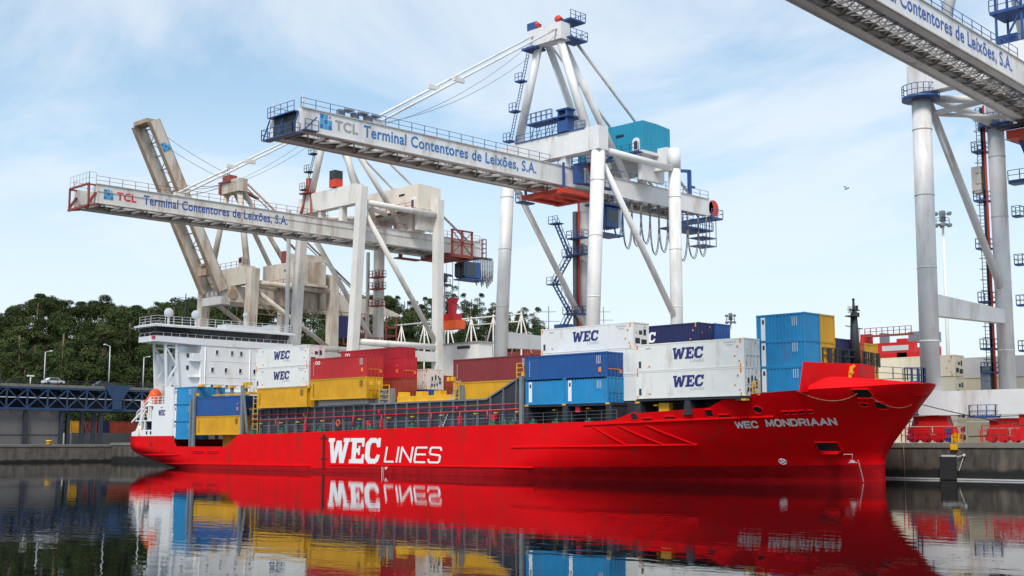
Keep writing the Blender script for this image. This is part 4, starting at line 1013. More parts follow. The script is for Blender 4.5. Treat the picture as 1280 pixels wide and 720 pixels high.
    if boom:
        gs = []
        for sx in (-1, 1):
            x0, x1 = (cx+hg-1.0, cx+hg) if sx > 0 else (cx-hg, cx-hg+1.0)
            mb = MB(); y0, y1 = tip, rear
            vs = [(x,y,gz(y)-d) for y in (y0,y1) for x,d in ((x0,gd),(x1,gd),(x1,0),(x0,0))]
            mb.add(vs, [(0,1,2,3),(7,6,5,4),(0,4,5,1),(1,5,6,2),(2,6,7,3),(3,7,4,0)]); g_ = P('girder', mb, mg); gs.append(g_)
            mb = MB(); xo = x1 if sx > 0 else x0
            mb.bar((xo,tip,gz(tip)+0.03),(xo,rear,gz(rear)+0.03),0.24,0.10); mb.bar((xo,tip,gz(tip)-gd-0.03),(xo,rear,gz(rear)-gd-0.03),0.24,0.12); P('flange', mb, mats.get('edge', M['girderside']), g_)
            mb = MB(); xr = cx+sx*(hg-0.12)
            mb.rail([(xr,tip,gz(tip)),(xr,ya-3,gz(ya-3))],1.15,1.9,0.03,2); mb.rail([(xr,ya+3,gz(ya+3)),(xr,rear,gz(rear))],1.15,1.9,0.03,2); P('railing', mb, mats['plat'], g_)
        lat = MB(); y = tip+1.5; k = 0
        while y < rear-3:
            z = gz(y)-gd+0.12; z2 = gz(y+latp)-gd+0.12
            lat.bar((cx-hg+1,y,z),(cx+hg-1,y,z),0.26*latw); s_ = 1 if k % 2 else -1
            lat.bar((cx-s_*(hg-1),y,z+0.02),(cx+s_*(hg-1),y+latp,z2+0.02),0.16*latw)
            if latw < 1: lat.bar((cx+s_*(hg-1),y,z+0.06),(cx-s_*(hg-1),y+latp,z2+0.06),0.12*latw)
            lat.bar((cx-hg+1,y,gz(y)-0.3),(cx,y,z+0.05),0.12); lat.bar((cx+hg-1,y,gz(y)-0.3),(cx,y,z+0.05),0.12)
            y += latp; k += 1
        for x in (cx-hg+1.5, cx+hg-1.5): lat.bar((x,tip,gz(tip)-gd+0.25),(x,rear-2,gz(rear-2)-gd+0.25),0.35*latw,0.25)
        P('boom_bracing', lat, mats.get('lattice', M['truss']))
        wk = MB(); wk.bar((cx-hg+1.55,tip+1,gz(tip+1)-gd+0.5),(cx-hg+1.55,rear-1,gz(rear-1)-gd+0.5),1.0,0.06); P('walkway', wk, mats.get('lattice', M['truss']))
        for sx in (-1, 1):
            mb = MB(); a = (cx+sx*(hg-0.6),stay_y,gz(stay_y)+0.2); b = (cx+sx*2.2,ya-0.8,za+1.1)
            mb.tube(a,b,0.15,n=8); mb.box(a[0]-0.3,a[0]+0.3,a[1]-0.8,a[1]+0.8,gz(stay_y),gz(stay_y)+0.7)
            am = Vector(a).lerp(Vector(b),0.42); mb.box(am.x-0.15,am.x+0.15,am.y-0.9,am.y+0.9,am.z-0.25,am.z+0.3)
            P('fore_stay', mb, mats.get('fstay', Cm))
            mb = MB(); mb.path(sag(a,(b[0],b[1],b[2]-0.8),2.2,14),0.03,5); P('hoist_rope', mb, M['cable'])
    # machinery house
    h0, h1, hz0, hz1, hxa, hxb = house
    mb = MB(); mb.prism([(h0,hz0),(h1,hz0),(h1,hz1-0.25),((h0+h1)/2,hz1),(h0,hz1)], 'x', cx-hxb, cx+hxa)
    k = cx-hxb+0.5
    while k < cx+hxa-0.2: mb.box(k,k+0.10,h0-0.04,h0,hz0+0.05,hz1-0.1); k += 0.6
    k = h0+0.4
    while k < h1-0.2: mb.box(cx+hxa,cx+hxa+0.04,k,k+0.10,hz0+0.05,hz1-0.3); k += 0.6
    ho = P('machinery_house', mb, mats['house'])
    mb = MB(); mb.box(cx-hxb-0.2,cx+hxa+0.2,h0-0.3,h1+0.3,hz0-0.4,hz0-0.003); P('house_floor', mb, Cm, ho)
    mb = MB(); mb.prism([(cx+hxa-1.7,hz0+0.15),(cx+hxa-0.5,hz0+0.15),(cx+hxa-0.5,hz0+1.5),(cx+hxa-0.8,hz0+1.85),(cx+hxa-1.4,hz0+1.85),(cx+hxa-1.7,hz0+1.5)],'y',h0-0.25,h0-0.045); P('vent_hood', mb, M['creamwhite'], ho)
    mb = MB(); mb.box(cx+hxa-1.4,cx+hxa-0.8,h0-0.28,h0-0.251,hz0+0.25,hz0+1.4); P('vent_grille', mb, M['dark'], ho)
    mb = MB(); mb.box(cx+hxa-4.8,cx+hxa-3.4,h0-0.09,h0-0.041,hz0+2.5,hz0+2.8); P('window', mb, M['glass'], ho)
    mb = MB(); mb.box(cx-hxb,cx+hxa+0.2,h0-1.3,h0-0.31,hz0-0.45,hz0-0.3); mb.rail([(cx-hxb,h0-1.3,hz0-0.3),(cx+hxa+0.2,h0-1.3,hz0-0.3)],1.1,1.5,0.035,2); P('house_walkway', mb, mats['plat'], ho)
    for x in (cx-hxb+1, cx+hxa-1):
        mb = MB(); mb.box(x-0.3,x+0.3,h0+0.5,h1-0.5,gz(32),hz0-0.4); P('house_support', mb)
    return t, legs, gz, P

def logo(mb_dark, mb_light, fn, u0, v0, s):
    """the terminal's emblem: a 3 by 3 block of squares with the top right one small and warm"""
    for i in range(3):
        for j in range(3):
            if i == 2 and j == 2: continue
            a, b = u0+i*s*1.12, v0+j*s*1.12
            m = mb_dark if (i+j) % 2 == 0 else mb_light
            m.add([fn(a,b),fn(a+s,b),fn(a+s,b+s),fn(a,b+s)], [(0,1,2,3)])
def boom_sign(t, P, x, gz, gd, logo_y, tcl, name, tcl_mat, name_mat, zb=0.9, zh=1.2, girder=None):
    fn = lambda u, v: (x+0.02, u, v+gz(u))
    a, b, c = MB(), MB(), MB()
    logo(a, b, fn, logo_y[0], -gd+zb-0.1, (logo_y[1]-logo_y[0])/3.3)
    P('emblem', a, M['letter_blue'], girder); P('emblem', b, M['logo_cyan'], girder)
    s = (logo_y[1]-logo_y[0])/3.3; c.add([fn(logo_y[0]+2.4*s,-gd+zb-0.1+2.5*s),fn(logo_y[0]+2.9*s,-gd+zb-0.1+2.5*s),fn(logo_y[0]+2.9*s,-gd+zb-0.1+3.0*s),fn(logo_y[0]+2.4*s,-gd+zb-0.1+3.0*s)], [(0,1,2,3)])
    P('emblem', c, M['orange'], girder)
    mb = MB(); letter(mb, text_shape('TCL', 0.035, 0, 1.1), tcl[0], tcl[1], -gd+zb, -gd+zb+zh, fn); P('lettering', mb, tcl_mat, girder)
    mb = MB(); letter(mb, text_shape('Terminal Contentores de Leixões, S.A.', 0.02, 0, 1.06), name[0], name[1], -gd+zb-0.26, -gd+zb+zh+0.14, fn); P('lettering', mb, name_mat, girder)
def girder_of(t, x):
    best = None
    for c in children(t):
        if c.name.startswith('girder'):
            bx = sum((Vector(v).x for v in c.bound_box), 0)/8+t.location.x
            if best is None or abs(bx-x) < best[0]: best = (abs(bx-x), c)
    return best[1]
def festoon(P, x, z, ys, drop, r=0.05, parent=None):
    for k, (a, b) in enumerate(zip(ys, ys[1:])):
        n = 14; d = drop*(0.85+0.3*((k*37) % 10)/10)
        pts = [(x, a+(b-a)*(0.5-0.5*math.cos(math.pi*i/n)), z-d*math.sin(math.pi*i/n)**0.7) for i in range(n+1)]
        mb = MB(); mb.path(pts, r, 5); mb.path([(p[0]-0.22, p[1]+0.05, p[2]+0.25*(1-abs(i-7)/7)) for i, p in enumerate(pts)], r, 5)
        mb.box(x-0.35,x+0.15,a-0.12,a+0.12,z-0.1,z+0.25); P('festoon_cable', mb, M['cable'], parent)
def stairs(P, pts, mat, parent=None, w=0.8):
    for a, b in zip(pts, pts[1:]):
        a = Vector(a); b = Vector(b); mb = MB(); n = int((b-a).length/0.6)
        for dy in (-w/2, w/2):
            o = Vector((0,dy,0)); mb.bar(a+o, b+o, 0.10, 0.22); mb.bar(a+o+Vector((0,0,1.0)), b+o+Vector((0,0,1.0)), 0.06)
            for k in range(0, n+1, 2): mb.bar((a+o).lerp(b+o,k/n), (a+o).lerp(b+o,k/n)+Vector((0,0,1)), 0.05)
        for k in range(n+1):
            p = a.lerp(b,k/n); mb.box(p.x-0.12,p.x+0.12,p.y-w/2,p.y+w/2,p.z-0.03,p.z+0.03)
        P('stair_flight', mb, mat, parent)
        mb = MB(); mb.box(b.x-0.9,b.x+0.9,b.y-0.7,b.y+0.7,b.z-0.1,b.z+0.05); mb.rail([(b.x-0.9,b.y-0.7,b.z),(b.x+0.9,b.y-0.7,b.z)],1.05,0.9,0.035,2); P('stair_landing', mb, mat, parent)
def ladder(P, x, y, z0, z1, mat, parent=None, w=0.5, cage=True):
    mb = MB()
    for d in (-w/2, w/2): mb.bar((x+d,y,z0),(x+d,y,z1),0.06)
    z = z0
    while z < z1:
        mb.bar((x-w/2,y,z),(x+w/2,y,z),0.045)
        if cage and int((z-z0)/0.4) % 3 == 0: mb.bar((x-w/2,y-0.7,z),(x+w/2,y-0.7,z),0.045); mb.bar((x-w/2,y-0.7,z),(x-w/2,y,z),0.04); mb.bar((x+w/2,y-0.7,z),(x+w/2,y,z),0.04)
        z += 0.4
    P('ladder', mb, mat, parent)
def small_platform(P, x, y, z, sx, sy, mat, parent=None):
    mb = MB(); mb.box(x-sx/2,x+sx/2,y-sy/2,y+sy/2,z-0.12,z+0.08)
    mb.rail([(x-sx/2,y-sy/2,z),(x+sx/2,y-sy/2,z),(x+sx/2,y+sy/2,z),(x-sx/2,y+sy/2,z),(x-sx/2,y-sy/2,z)],1.1,0.8,0.035,2); P('leg_platform', mb, mat, parent)
def aframe_ladder(P, a, b, mat, off):
    a = Vector(a); b = Vector(b); mb = MB(); o = Vector(off)
    for d in (0, 0.5): mb.bar(a+o+Vector((d,0,0)), b+o+Vector((d,0,0)), 0.07)
    for k in range(1, 30): p = a.lerp(b,k/30)+o; mb.bar(p, p+Vector((0.5,0,0)), 0.05)
    P('frame_ladder', mb, mat)
    for q in (0.02, 0.35, 0.68):
        p = a.lerp(b,q)+o; mb = MB(); mb.box(p.x-0.6,p.x+0.7,p.y-0.6,p.y+0.5,p.z-0.1,p.z+0.1); mb.rail([(p.x-0.6,p.y-0.6,p.z),(p.x+0.7,p.y-0.6,p.z)],1.1,0.6,0.035,2); P('ladder_platform', mb, mat)

# ---- the tall white crane amidships
BX = -56.5
mB = dict(main=M['crane'], house=M['teal'], plat=M['blue'], girder=M['crane'], lattice=M['truss'], edge=M['girderside'])
tB, lB, gB, PB = crane(BX, 8.2, mB, 'tall white tubular quay crane with teal machinery house over the ship amidships', sheave=M['trolleyred'])
boom_sign(tB, PB, BX+3.0, gB, 2.5, (-22.75,-21.1), (-20.7,-17.5), (-16.7,11.3), M['letter_grey'], M['letter_blue'], 0.75, 1.2, girder_of(tB, BX+3))
q = MB(); q.box(BX-2.9,BX+2.9,-26.3,-25.25,36.5,36.62); q.box(BX-2.4,BX+2.6,-25.9,-25.25,39.0,39.12); q.box(BX+3.0,BX+3.7,-25.2,-23.4,36.9,37.0)
q.rail([(BX-2.9,-25.3,36.6),(BX-2.9,-26.3,36.6),(BX+2.9,-26.3,36.6),(BX+2.9,-25.3,36.6)],1.1,1.0,0.035,2); q.rail([(BX-2.4,-25.9,39.1),(BX+2.6,-25.9,39.1)],1.1,1.2,0.03,2)
for x in (-2.7,0,2.7): q.bar((BX+x,-26.2,36.6),(BX+x,-25.4,39.0),0.12)
q.bar((BX+3.6,-25.1,37.0),(BX+3.6,-23.6,38.5),0.12); q.rail([(BX+3.7,-25.2,37.0),(BX+3.7,-23.4,37.0)],1.1,0.9,0.035,2)
PB('boom_tip_platform', q, M['blue'])
q = MB(); q.box(BX-2,BX+2,-25.3,-25.0,37.0,39.3); PB('boom_end_plate', q, M['dark'])
q = MB()
for y in (-24.7,): q.bar((BX+2.6,y,39.4),(BX+2.6,y,41.2),0.16)
q.bar((BX-2.6,-25,39.4),(BX-2.6,-25,41.2),0.14); PB('boom_tip_post', q)
for y in (-19.6,-17.6,-15.8):
    q = MB(); q.box(BX+2.2,BX+2.8,y-0.4,y+0.4,39.5,40.3); q.box(BX+2.0,BX+3.0,y+0.5,y+1.6,40.35,40.5); PB('floodlight', q, M['grey'])
# trolley with its cab
q = MB()
for y in (15.4,21.7): q.box(BX-3.7,BX+4.0,y,y+0.9,35.75,36.35)
for x in (BX-3.7,BX-1.2,BX+1.0,BX+3.2): q.box(x,x+0.8,16.301,21.699,35.8,36.3)
for x in (BX-3.5,BX+3.6):
    pass
tr = PB('trolley', q, M['trolleyred'])
q = MB(); q.box(BX-5.0,BX-3.75,15.6,18,35.5,35.7); q.rail([(BX-5.0,18,35.7),(BX-5.0,15.6,35.7),(BX-3.8,15.6,35.7)],1.1,0.8,0.04,2); q.box(BX+3.9,BX+4.8,19.0,24.5,37.2,37.4); q.rail([(BX+4.8,19,37.4),(BX+4.8,24.5,37.4)],1.1,0.9,0.04,2); PB('trolley_platform', q, M['blue'], tr)
q = MB()
for x in (BX-3.4,BX+3.5):
    for y in (15.9,22.0): q.box(x-0.12,x+0.12,y-0.14,y+0.14,36.36,39.8)
q.pieces('trolley_post', M['blue'], tr)
q = MB(); q.box(BX+3.1,BX+3.9,21.2,22.4,39.6,40.4); PB('trolley_sheave_box', q, M['trolleyred'], tr)
q = MB(); q.box(BX+3.6,BX+4.4,17.6,18.9,37.2,39.6); PB('trolley_cabinet', q, M['blue'], tr)
q = MB(); q.box(BX+1.8,BX+3.9,24.0,26.4,32.3,35.0); q.box(BX+1.4,BX+4.2,23.0,27.2,31.2,31.4); q.box(BX+1.2,BX+4.4,22.6,27.6,35.2,35.4); q.rail([(BX+4.4,22.6,35.4),(BX+4.4,27.6,35.4)],1.1,0.9,0.04,2)
for y in (23.2,27.0): q.bar((BX+4.1,y,31.4),(BX+4.1,y,35.2),0.1)
ca = PB('operator_cab', q, M['blue'], tr)
q = MB(); q.box(BX+3.903,BX+3.93,24.3,26.1,33.0,34.6); PB('cab_window', q, M['glass'], tr)
q = MB(); q.box(BX+2.5,BX+3.5,26.6,27.4,32.6,35.0); PB('cab_cabinet', q, M['galv'], tr)
festoon(PB, BX+3.2, 36.6, [26.2,28.2,30.2,32.2,34.2,36.2,38.2,40.4,42.8,45.4,47.4], 6.4, 0.06)
q = MB(); q.box(BX-3.2,BX+3.4,48.35,51.2,36.6,36.85); q.box(BX-1,BX+3.2,41.5,49,34.6,34.8); q.rail([(BX+3.4,48.4,36.85),(BX+3.4,51.2,36.85),(BX-3.2,51.2,36.85)],1.2,1,0.04,2); q.rail([(BX+3.2,41.5,34.8),(BX+3.2,49,34.8)],1.1,1,0.035,2)
for y in (41.8,45.5,48.8): q.bar((BX+3.1,y,34.8),(BX+3.1,y,36.9),0.1)
for z in (32.4,33.6): q.box(BX+0.5,BX+3.2,46.5,49.8,z,z+0.1)
for y in (46.5,48.2,49.8): q.bar((BX+3.1,y,32.4),(BX+3.1,y,36.6),0.08)
PB('rear_platform', q, M['blue'])
for y, r_, m_ in ((48.6,1.2,M['crane']),(49.9,1.25,M['trolleyred'])):
    q = MB(); q.tube((BX+2.2,y,38.3),(BX+2.7,y,38.3),r_,n=20); PB('rope_sheave', q, m_)
q = MB(); q.bar((BX+2.7,44.0,39.5),(BX+2.7,44.0,43.2),0.45); q.bar((BX+2.7,44.2,43.1),(BX+0.6,41.0,43.1),0.4); q.bar((BX+2.7,44.2,40.8),(BX+2.7,45.2,40.8),0.3); PB('davit', q, M['blue'])
# stairs and cable riser on the far rear leg
stairs(PB, [(-66.6,31.6,13.0),(-69.3,31.6,17.6),(-66.2,31.6,22.0),(-69.4,31.6,26.6),(-66.3,31.6,30.4),(-69.0,31.6,35.6)][1:], M['blue'])
q = MB(); q.tube((BX-8.2-0.3,YL-1.15,9),(BX-8.2-0.3,YL-1.15,38.6),0.16,n=8); PB('cable_riser', q, M['trolleyred'])
q = MB(); q.box(BX-9.4,BX-8.75,YL-1.5,YL-1.0,9,37); PB('cable_ladder', q, M['cable'])
for z in (21.8,30.5,32.9): small_platform(PB, BX-8.0, YL-2.0, z, 3.0, 1.4, M['blue'])
aframe_ladder(PB, (BX-6.3,17.4,44.4), (BX-2.4,17.0,56.4), M['blue'], (-1.4,-0.4,0))
q = MB(); q.box(BX+0.7,BX+4.3,16.0,18.8,46.0,46.2)
q.rail([(BX-2.4,15.8,46.2),(BX+1.4,15.8,46.2)],1.2,0.8,0.035,2); q.box(BX-3.2,BX+1.6,15.8,17.8,45.9,46.1); q.rail([(BX-3.2,15.8,46.1),(BX+1.6,15.8,46.1)],1.2,0.8,0.035,2)
for x in (-2.8,-1.6,0,1.2): q.bar((BX+x,16.2,44.0),(BX+x,16.2,45.9),0.08); q.bar((BX+x,16.2,44.0),(BX+x+0.9,16.2,45.9),0.07)
PB('beam_platform', q, M['blue'])
q = MB(); q.box(BX+2.0,BX+3.9,16.3,17.6,44.1,45.6); q.box(BX+1.9,BX+4.0,16.2,17.8,47.0,47.2); q.box(BX+3.5,BX+3.8,16.3,17.6,45.6,47.0); q.box(BX+2.1,BX+2.3,16.3,17.6,45.6,47.0); PB('checker_cabin', q, M['blue'])
q = MB(); q.rail([(BX-6,16.7,44.0),(BX+6.6,16.7,44.0)],1.1,1.5,0.035,2); q.bar((BX-6,16.6,44.03),(BX+6.6,16.6,44.03),0.18,0.12); PB('beam_railing', q, M['blue'])
q = MB(); q.box(BX-3,BX+7,20.5,22.0,40.3,40.5); q.rail([(BX-3,20.5,40.5),(BX+7,20.5,40.5)],1.1,1.2,0.04,2); PB('portal_walkway', q, M['blue'])

# ---- the ivory crane with the red initials
CX = -104.7
mC = dict(main=M['craneC'], house=M['beigehouse'], plat=M['brownred'], girder=M['craneC'], lattice=M['truss'], edge=M['girderside'], stay=M['girderside'])
tC, lC, gC, PC = crane(CX, 7.65, mC, 'ivory quay crane with red initials on its level boom and a beige house', zt=43.2, zg=38.15, gd=2.55, hg=3.3, tip=-24.4, rear=47.0, apex=(17.2,53.6), leg='box', lr=0.70,
   house=(29.7,34.6,41.6,45.6,6.7,6.5), stay_y=-11.5, fr=0.55, top_platform=False, zdiag=19.6)
boom_sign(tC, PC, CX+3.3, gC, 2.55, (-23.3,-21.9), (-21.4,-18.5), (-17.4,6.6), M['letter_red'], M['letter_dblue'], 0.72, 1.15, girder_of(tC, CX+3))
q = MB(); q.bar((CX+3.4,-24.4,37.3),(CX+3.4,-20,37.3),0.04)
q = MB()
for sx in (-2.4, 3.2): q.bar((CX+sx,-24.4,38.0),(CX+sx,-25.4,38.0),0.2); q.bar((CX+sx,-25.4,38.1),(CX+sx,-25.4,35.1),0.22); q.bar((CX+sx,-25.6,35.1),(CX+sx,-23.8,35.4),0.22); q.bar((CX+sx,-25.4,35.4),(CX+sx,-24.4,37.0),0.3)
q.bar((CX-2.4,-25.4,38.1),(CX+3.2,-25.4,38.1),0.25); q.bar((CX-2.4,-25.5,35.1),(CX+3.2,-25.5,35.1),0.3)
PC('boom_tip_frame', q, M['brownred'])
q = MB(); q.rail([(CX-2.4,-25.4,38.2),(CX+3.2,-25.4,38.2),(CX+3.2,-24.4,38.2)],1.5,0.9,0.03,2); PC('tip_railing', q, M['galv'])
q = MB(); q.bar((CX+3.36,-24.3,gC(0)-0.95),(CX+3.36,47,gC(0)-0.95),0.06,0.06); PC('girder_seam', q, M['girderside'])
q = MB(); q.box(CX-3.9,CX+4.2,39.5,44.5,34.9,35.4)
for y in (39.7,42.0,44.3):
    for x in (CX-3.8,CX+4.0): q.box(x-0.15,x+0.15,y-0.15,y+0.15,35.4,39.6)
for z in (37.3,39.4): q.box(CX+3.85,CX+4.15,39.5,44.5,z,z+0.25)
q.bar((CX+4.0,39.7,35.4),(CX+4.0,44.3,39.4),0.12); q.bar((CX+4.0,44.3,35.4),(CX+4.0,39.7,39.4),0.12)
trC = PC('trolley', q, M['brownred'])
q = MB(); q.box(CX+1.4,CX+4.0,43.0,46.4,31.7,34.4); q.box(CX+1.2,CX+4.3,42.6,47.4,31.3,31.5); PC('operator_cab', q, M['blue'], trC)
q = MB(); q.box(CX+1.5,CX+3.9,42.6,42.99,31.9,34.2); q.box(CX+4.003,CX+4.04,43.2,45,32,34.2); PC('cab_window', q, M['glass'], trC)
q = MB(); q.box(CX-5.2,CX-3.7,34.5,39.5,34.9,35.1); q.box(CX-5,CX-4.6,35.4,36,35.1,36.8); PC('trolley_platform', q, M['brownred'], trC)
festoon(PC, CX+3.2, 35.4, [45.6+0.42*k for k in range(12)], 4.6, 0.05)
q = MB(); q.box(CX-3.3,CX+3.5,47.05,48.2,35.4,35.6); q.rail([(CX+3.5,47.1,35.6),(CX+3.5,48.2,35.6),(CX-3.3,48.2,35.6)],3.2,0.8,0.06,4); PC('rear_platform', q, M['brownred'])
q = MB(); q.box(CX+0.4,CX+2.0,16.4,17.9,43.9,45.2); q.build('checker_cabin', M['trolleyred'], tC)
q = MB(); q.box(CX+0.5,CX+1.9,16.35,17.95,45.203,46.6); PC('cabin_window', q, M['dark'])
q = MB(); q.box(CX-7.0,CX-4.6,15.8,18.4,43.75,43.95)
q.bar((CX-7.4,16.2,39.5),(CX-6.2,16.8,43.8),0.3); q.bar((CX-4.0,16.2,39.5),(CX-5.0,16.8,43.8),0.3); PC('frame_foot', q, M['brownred'])
q = MB(); q.tube((CX-6.3,17.3,43.7),(CX-6.3,17.3,46.5),0.5); PC('frame_shoe', q, M['brownred'])
aframe_ladder(PC, (CX-5.9,17.4,44.5), (CX-2.2,17.2,53.0), M['dark'], (-1.3,-0.3,0))
q = MB(); q.box(CX+1.2,CX+4.2,30.5,33.5,38.2,41.1); PC('electric_room', q, M['beigehouse'])
q = MB(); q.tube((CX+7.65,YW+1.5,18.9),(CX+7.65,YL,18.9),0.5); PC('lower_brace', q)
q = MB(); q.tube((CX-7.65,YW+1.5,18.9),(CX-7.65,YL,18.9),0.5); PC('lower_brace', q)
q = MB(); q.box(CX-7.9,CX-7.0,YW-1.25,YW-1.05,9,41); PC('cable_riser', q, M['girderside'])
for z in (29.5,31.5,26.6,20): small_platform(PC, CX-7.65+1.6, YL-1.6, z, 2.6, 1.6, M['brownred'])
q = MB(); q.box(CX-7.65-0.9,CX-7.65-0.5,YL-2.1,YL-1.6,9,36); PC('lift_guide', q, M['girderside'])

# ---- the old beige crane with its boom raised
DX = -133.0
mD = dict(main=M['craneD'], house=M['craneD'], plat=M['brownred'], girder=M['craneD'], lattice=M['craneDrust'], edge=M['craneDrust'], stay=M['craneDrust'])
tD, lD, gD, PD = crane(DX, 7.6, mD, 'old rusty beige quay crane with its boom raised steeply behind the bridge', zt=33.0, zg=30.3, gd=2.8, hg=3.2, boom=False, apex=(17.0,47.5), leg='box', lr=0.86,
   house=(25.5,31.0,31.2,35.2,8.6,3.0), lean=1.0, fr=0.55, top_platform=False)
for sx in (-1, 1):
    x0, x1 = (DX+2.2, DX+3.2) if sx > 0 else (DX-3.2, DX-2.2)
    q = MB(); q.box(x0,x1,14.8,49,27.5,30.3); PD('girder', q, M['craneD'])
    q = MB(); q.tube((x0-0.05,15.4,28.9),(x1+0.12,15.4,28.9),0.9,n=16); PD('hinge_pin', q, M['craneDrust'])
    a, b = Vector(((x0+x1)/2,13.6,29.4)), Vector(((x0+x1)/2,-0.4,56.6))
    q = MB(); q.bar(a,b,0.9,1.75,up=(0,-1,0)); gr = PD('raised_girder', q, M['craneD'])
    n = (b-a).cross(Vector((1,0,0))).normalized()
    q = MB()
    for s in (-0.9, 0.9): q.bar(a+n*s,b+n*s,1.0,0.10,up=(0,-1,0))
    PD('flange', q, M['craneDrust'], gr)
    if sx > 0:
        q1, q2 = MB(), MB(); d = (b-a).normalized(); o = a+d*25.2-n*0.75; s_ = 0.44
        for i in range(3):
            for j in range(3):
                if i == 2 and j == 2: continue
                p = o+n*(i*0.5)+d*(j*0.5); m_ = q1 if (i+j) % 2 == 0 else q2
                xx = x1+0.02; m_.add([(xx,*(p)[1:]),(xx,*(p+n*s_)[1:]),(xx,*(p+n*s_+d*s_)[1:]),(xx,*(p+d*s_)[1:])], [(0,1,2,3)])
        PD('emblem', q1, M['letter_blue'], gr); PD('emblem', q2, M['logo_cyan'], gr)
a, b = Vector((DX,13.6,29.4)), Vector((DX,-0.4,56.6)); d = (b-a).normalized(); n = d.cross(Vector((1,0,0))).normalized()
q = MB()
for k in range(13):
    p = a.lerp(b,(k+0.5)/13); q.bar(p-Vector((2.2,0,0))+n*0.7,p+Vector((2.2,0,0))+n*0.7,0.16)
    if k < 12: p2 = a.lerp(b,(k+1.5)/13); s_ = 1 if k % 2 else -1; q.bar(p-Vector((2.2*s_,0,0))+n*0.7,p2+Vector((2.2*s_,0,0))+n*0.7,0.10)
for x in (-1.6, 1.6): q.bar(a+Vector((x,0,0))+n*0.7,b+Vector((x,0,0))+n*0.7,0.12)
q.bar(b-Vector((2.2,0,0)),b+Vector((2.2,0,0)),0.7,2.0,up=(0,-1,0))
PD('boom_bracing', q, M['craneDrust'])
for s_, w in ((0.50,1.2),(0.56,0.8),(0.12,1.3)):
    p = a.lerp(b,s_); q = MB(); q.box(p.x-1.6,p.x+1.2,p.y-w/2,p.y+w/2,p.z-0.7,p.z+0.8); q.box(p.x-0.4,p.x+1.9,p.y-w/2-0.3,p.y+0.2,p.z+0.85,p.z+1.3); PD('boom_gear', q, M['craneDrust'])
q = MB(); q.box(DX-3,DX+3,13.2,15.0,27.0,28.4)
for k in range(4): q.tube((DX-2.5+k*1.5,14.2,29.0),(DX-1.6+k*1.5,14.2,29.0),0.75,n=14)
PD('hinge_sheaves', q, M['girderside'])
for sx in (-1.6, 1.6):
    q = MB(); q.path(sag((DX+sx,16.4,49.0),(DX+sx,4.6,46.9),0.8,8),0.05,5); q.path(sag((DX+sx,16.4,49.6),(DX+sx,-0.2,56.0),0.6,8),0.04,5); q.tube((DX+sx,17.5,48.8),(DX+sx*1.6,44,30.3),0.09,n=6); PD('hoist_rope', q, M['cable'])
q = MB()
for k in range(7):
    y = 17+k*4.2; q.bar((DX+3.2,y,27.6),(DX+3.2,y+2.1,25.8),0.14); q.bar((DX+3.2,y+2.1,25.8),(DX+3.2,y+4.2,27.6),0.14)
q.bar((DX+3.2,18.5,25.8),(DX+3.2,45,25.8),0.16); PD('under_truss', q, M['craneDrust'])
q = MB(); q.rail([(DX+3.1,16,30.3),(DX+3.1,48,30.3)],1.1,1.6,0.035,2); q.rail([(DX-7,16.0,33.5),(DX+6.5,16.0,33.5)],1.1,1.6,0.035,2); PD('walkway_rail', q, M['brownred'])
q = MB(); q.tube((DX-1.2,16.5,50.6),(DX-1.2,16.5,51.8),0.06); q.box(DX-2.4,DX-0.2,16.2,17.8,47.8,50.4); q.box(DX-3.2,DX+0.5,15.8,16.2,49.0,49.3); q.box(DX-3.0,DX-2.4,15.8,17,47.2,48.8)
q.prism([(17.5,48.7),(23.0,47.0),(23.0,47.3),(17.5,49.2)], 'x', DX-1.8, DX-1.0); q.rail([(DX-2.4,16.2,50.4),(DX-0.2,16.2,50.4)],1.0,0.7,0.035,2); PD('apex_gear', q, M['brownred'])
q = MB(); q.tube((DX+7.6,18.5,33.0),(DX+2.5,30,46),0.4); 
q = MB(); q.box(DX+4.0,DX+5.2,15.8,17.2,33.5,35.2); PD('checker_cabin', q, M['craneD'])
q = MB(); q.box(DX+4.2,DX+5.0,15.75,15.79,34.2,35.0); PD('cabin_window', q, M['glass'])
q = MB(); q.box(DX+6.2,DX+8.4,26.0,30.6,35.2,36.4); q.box(DX+2.0,DX+4.0,26.5,29,35.2,37.0); PD('roof_unit', q, M['craneD'])
q = MB(); q.box(DX+2.5,DX+3.6,25.6,26.4,35.3,37.4); PD('roof_hatch', q, M['brownred'])
q = MB(); q.box(DX+3.3,DX+5.2,36.2,39.0,22.6,26.4); q.build('hanging_cabin', M['letter_navy'], tD)
q = MB(); q.prism([(33.4,27.45),(52,27.45),(52,28.0),(44,30.2),(33.4,30.9)], 'x', DX+3.21, DX+3.6); PD('girder_cover', q, M['craneD'])
cg = MB()
for z in (22.1,23.7,25.3):
    cg.bar((DX+3.6,44,z),(DX+3.6,51.5,z),0.2); cg.bar((DX-3,44,z),(DX-3,51.5,z),0.2); cg.bar((DX+3.6,44,z),(DX-3,44,z),0.2); cg.bar((DX+3.6,51.5,z),(DX-3,51.5,z),0.2)
for y in (44,46.5,49,51.5):
    for x in (DX-3,DX+3.6): cg.bar((x,y,22),(x,y,27.4),0.2)
cg.box(DX-3,DX+3.6,44,51.5,23.55,23.75)
PD('maintenance_cage', cg, M['brownred'])

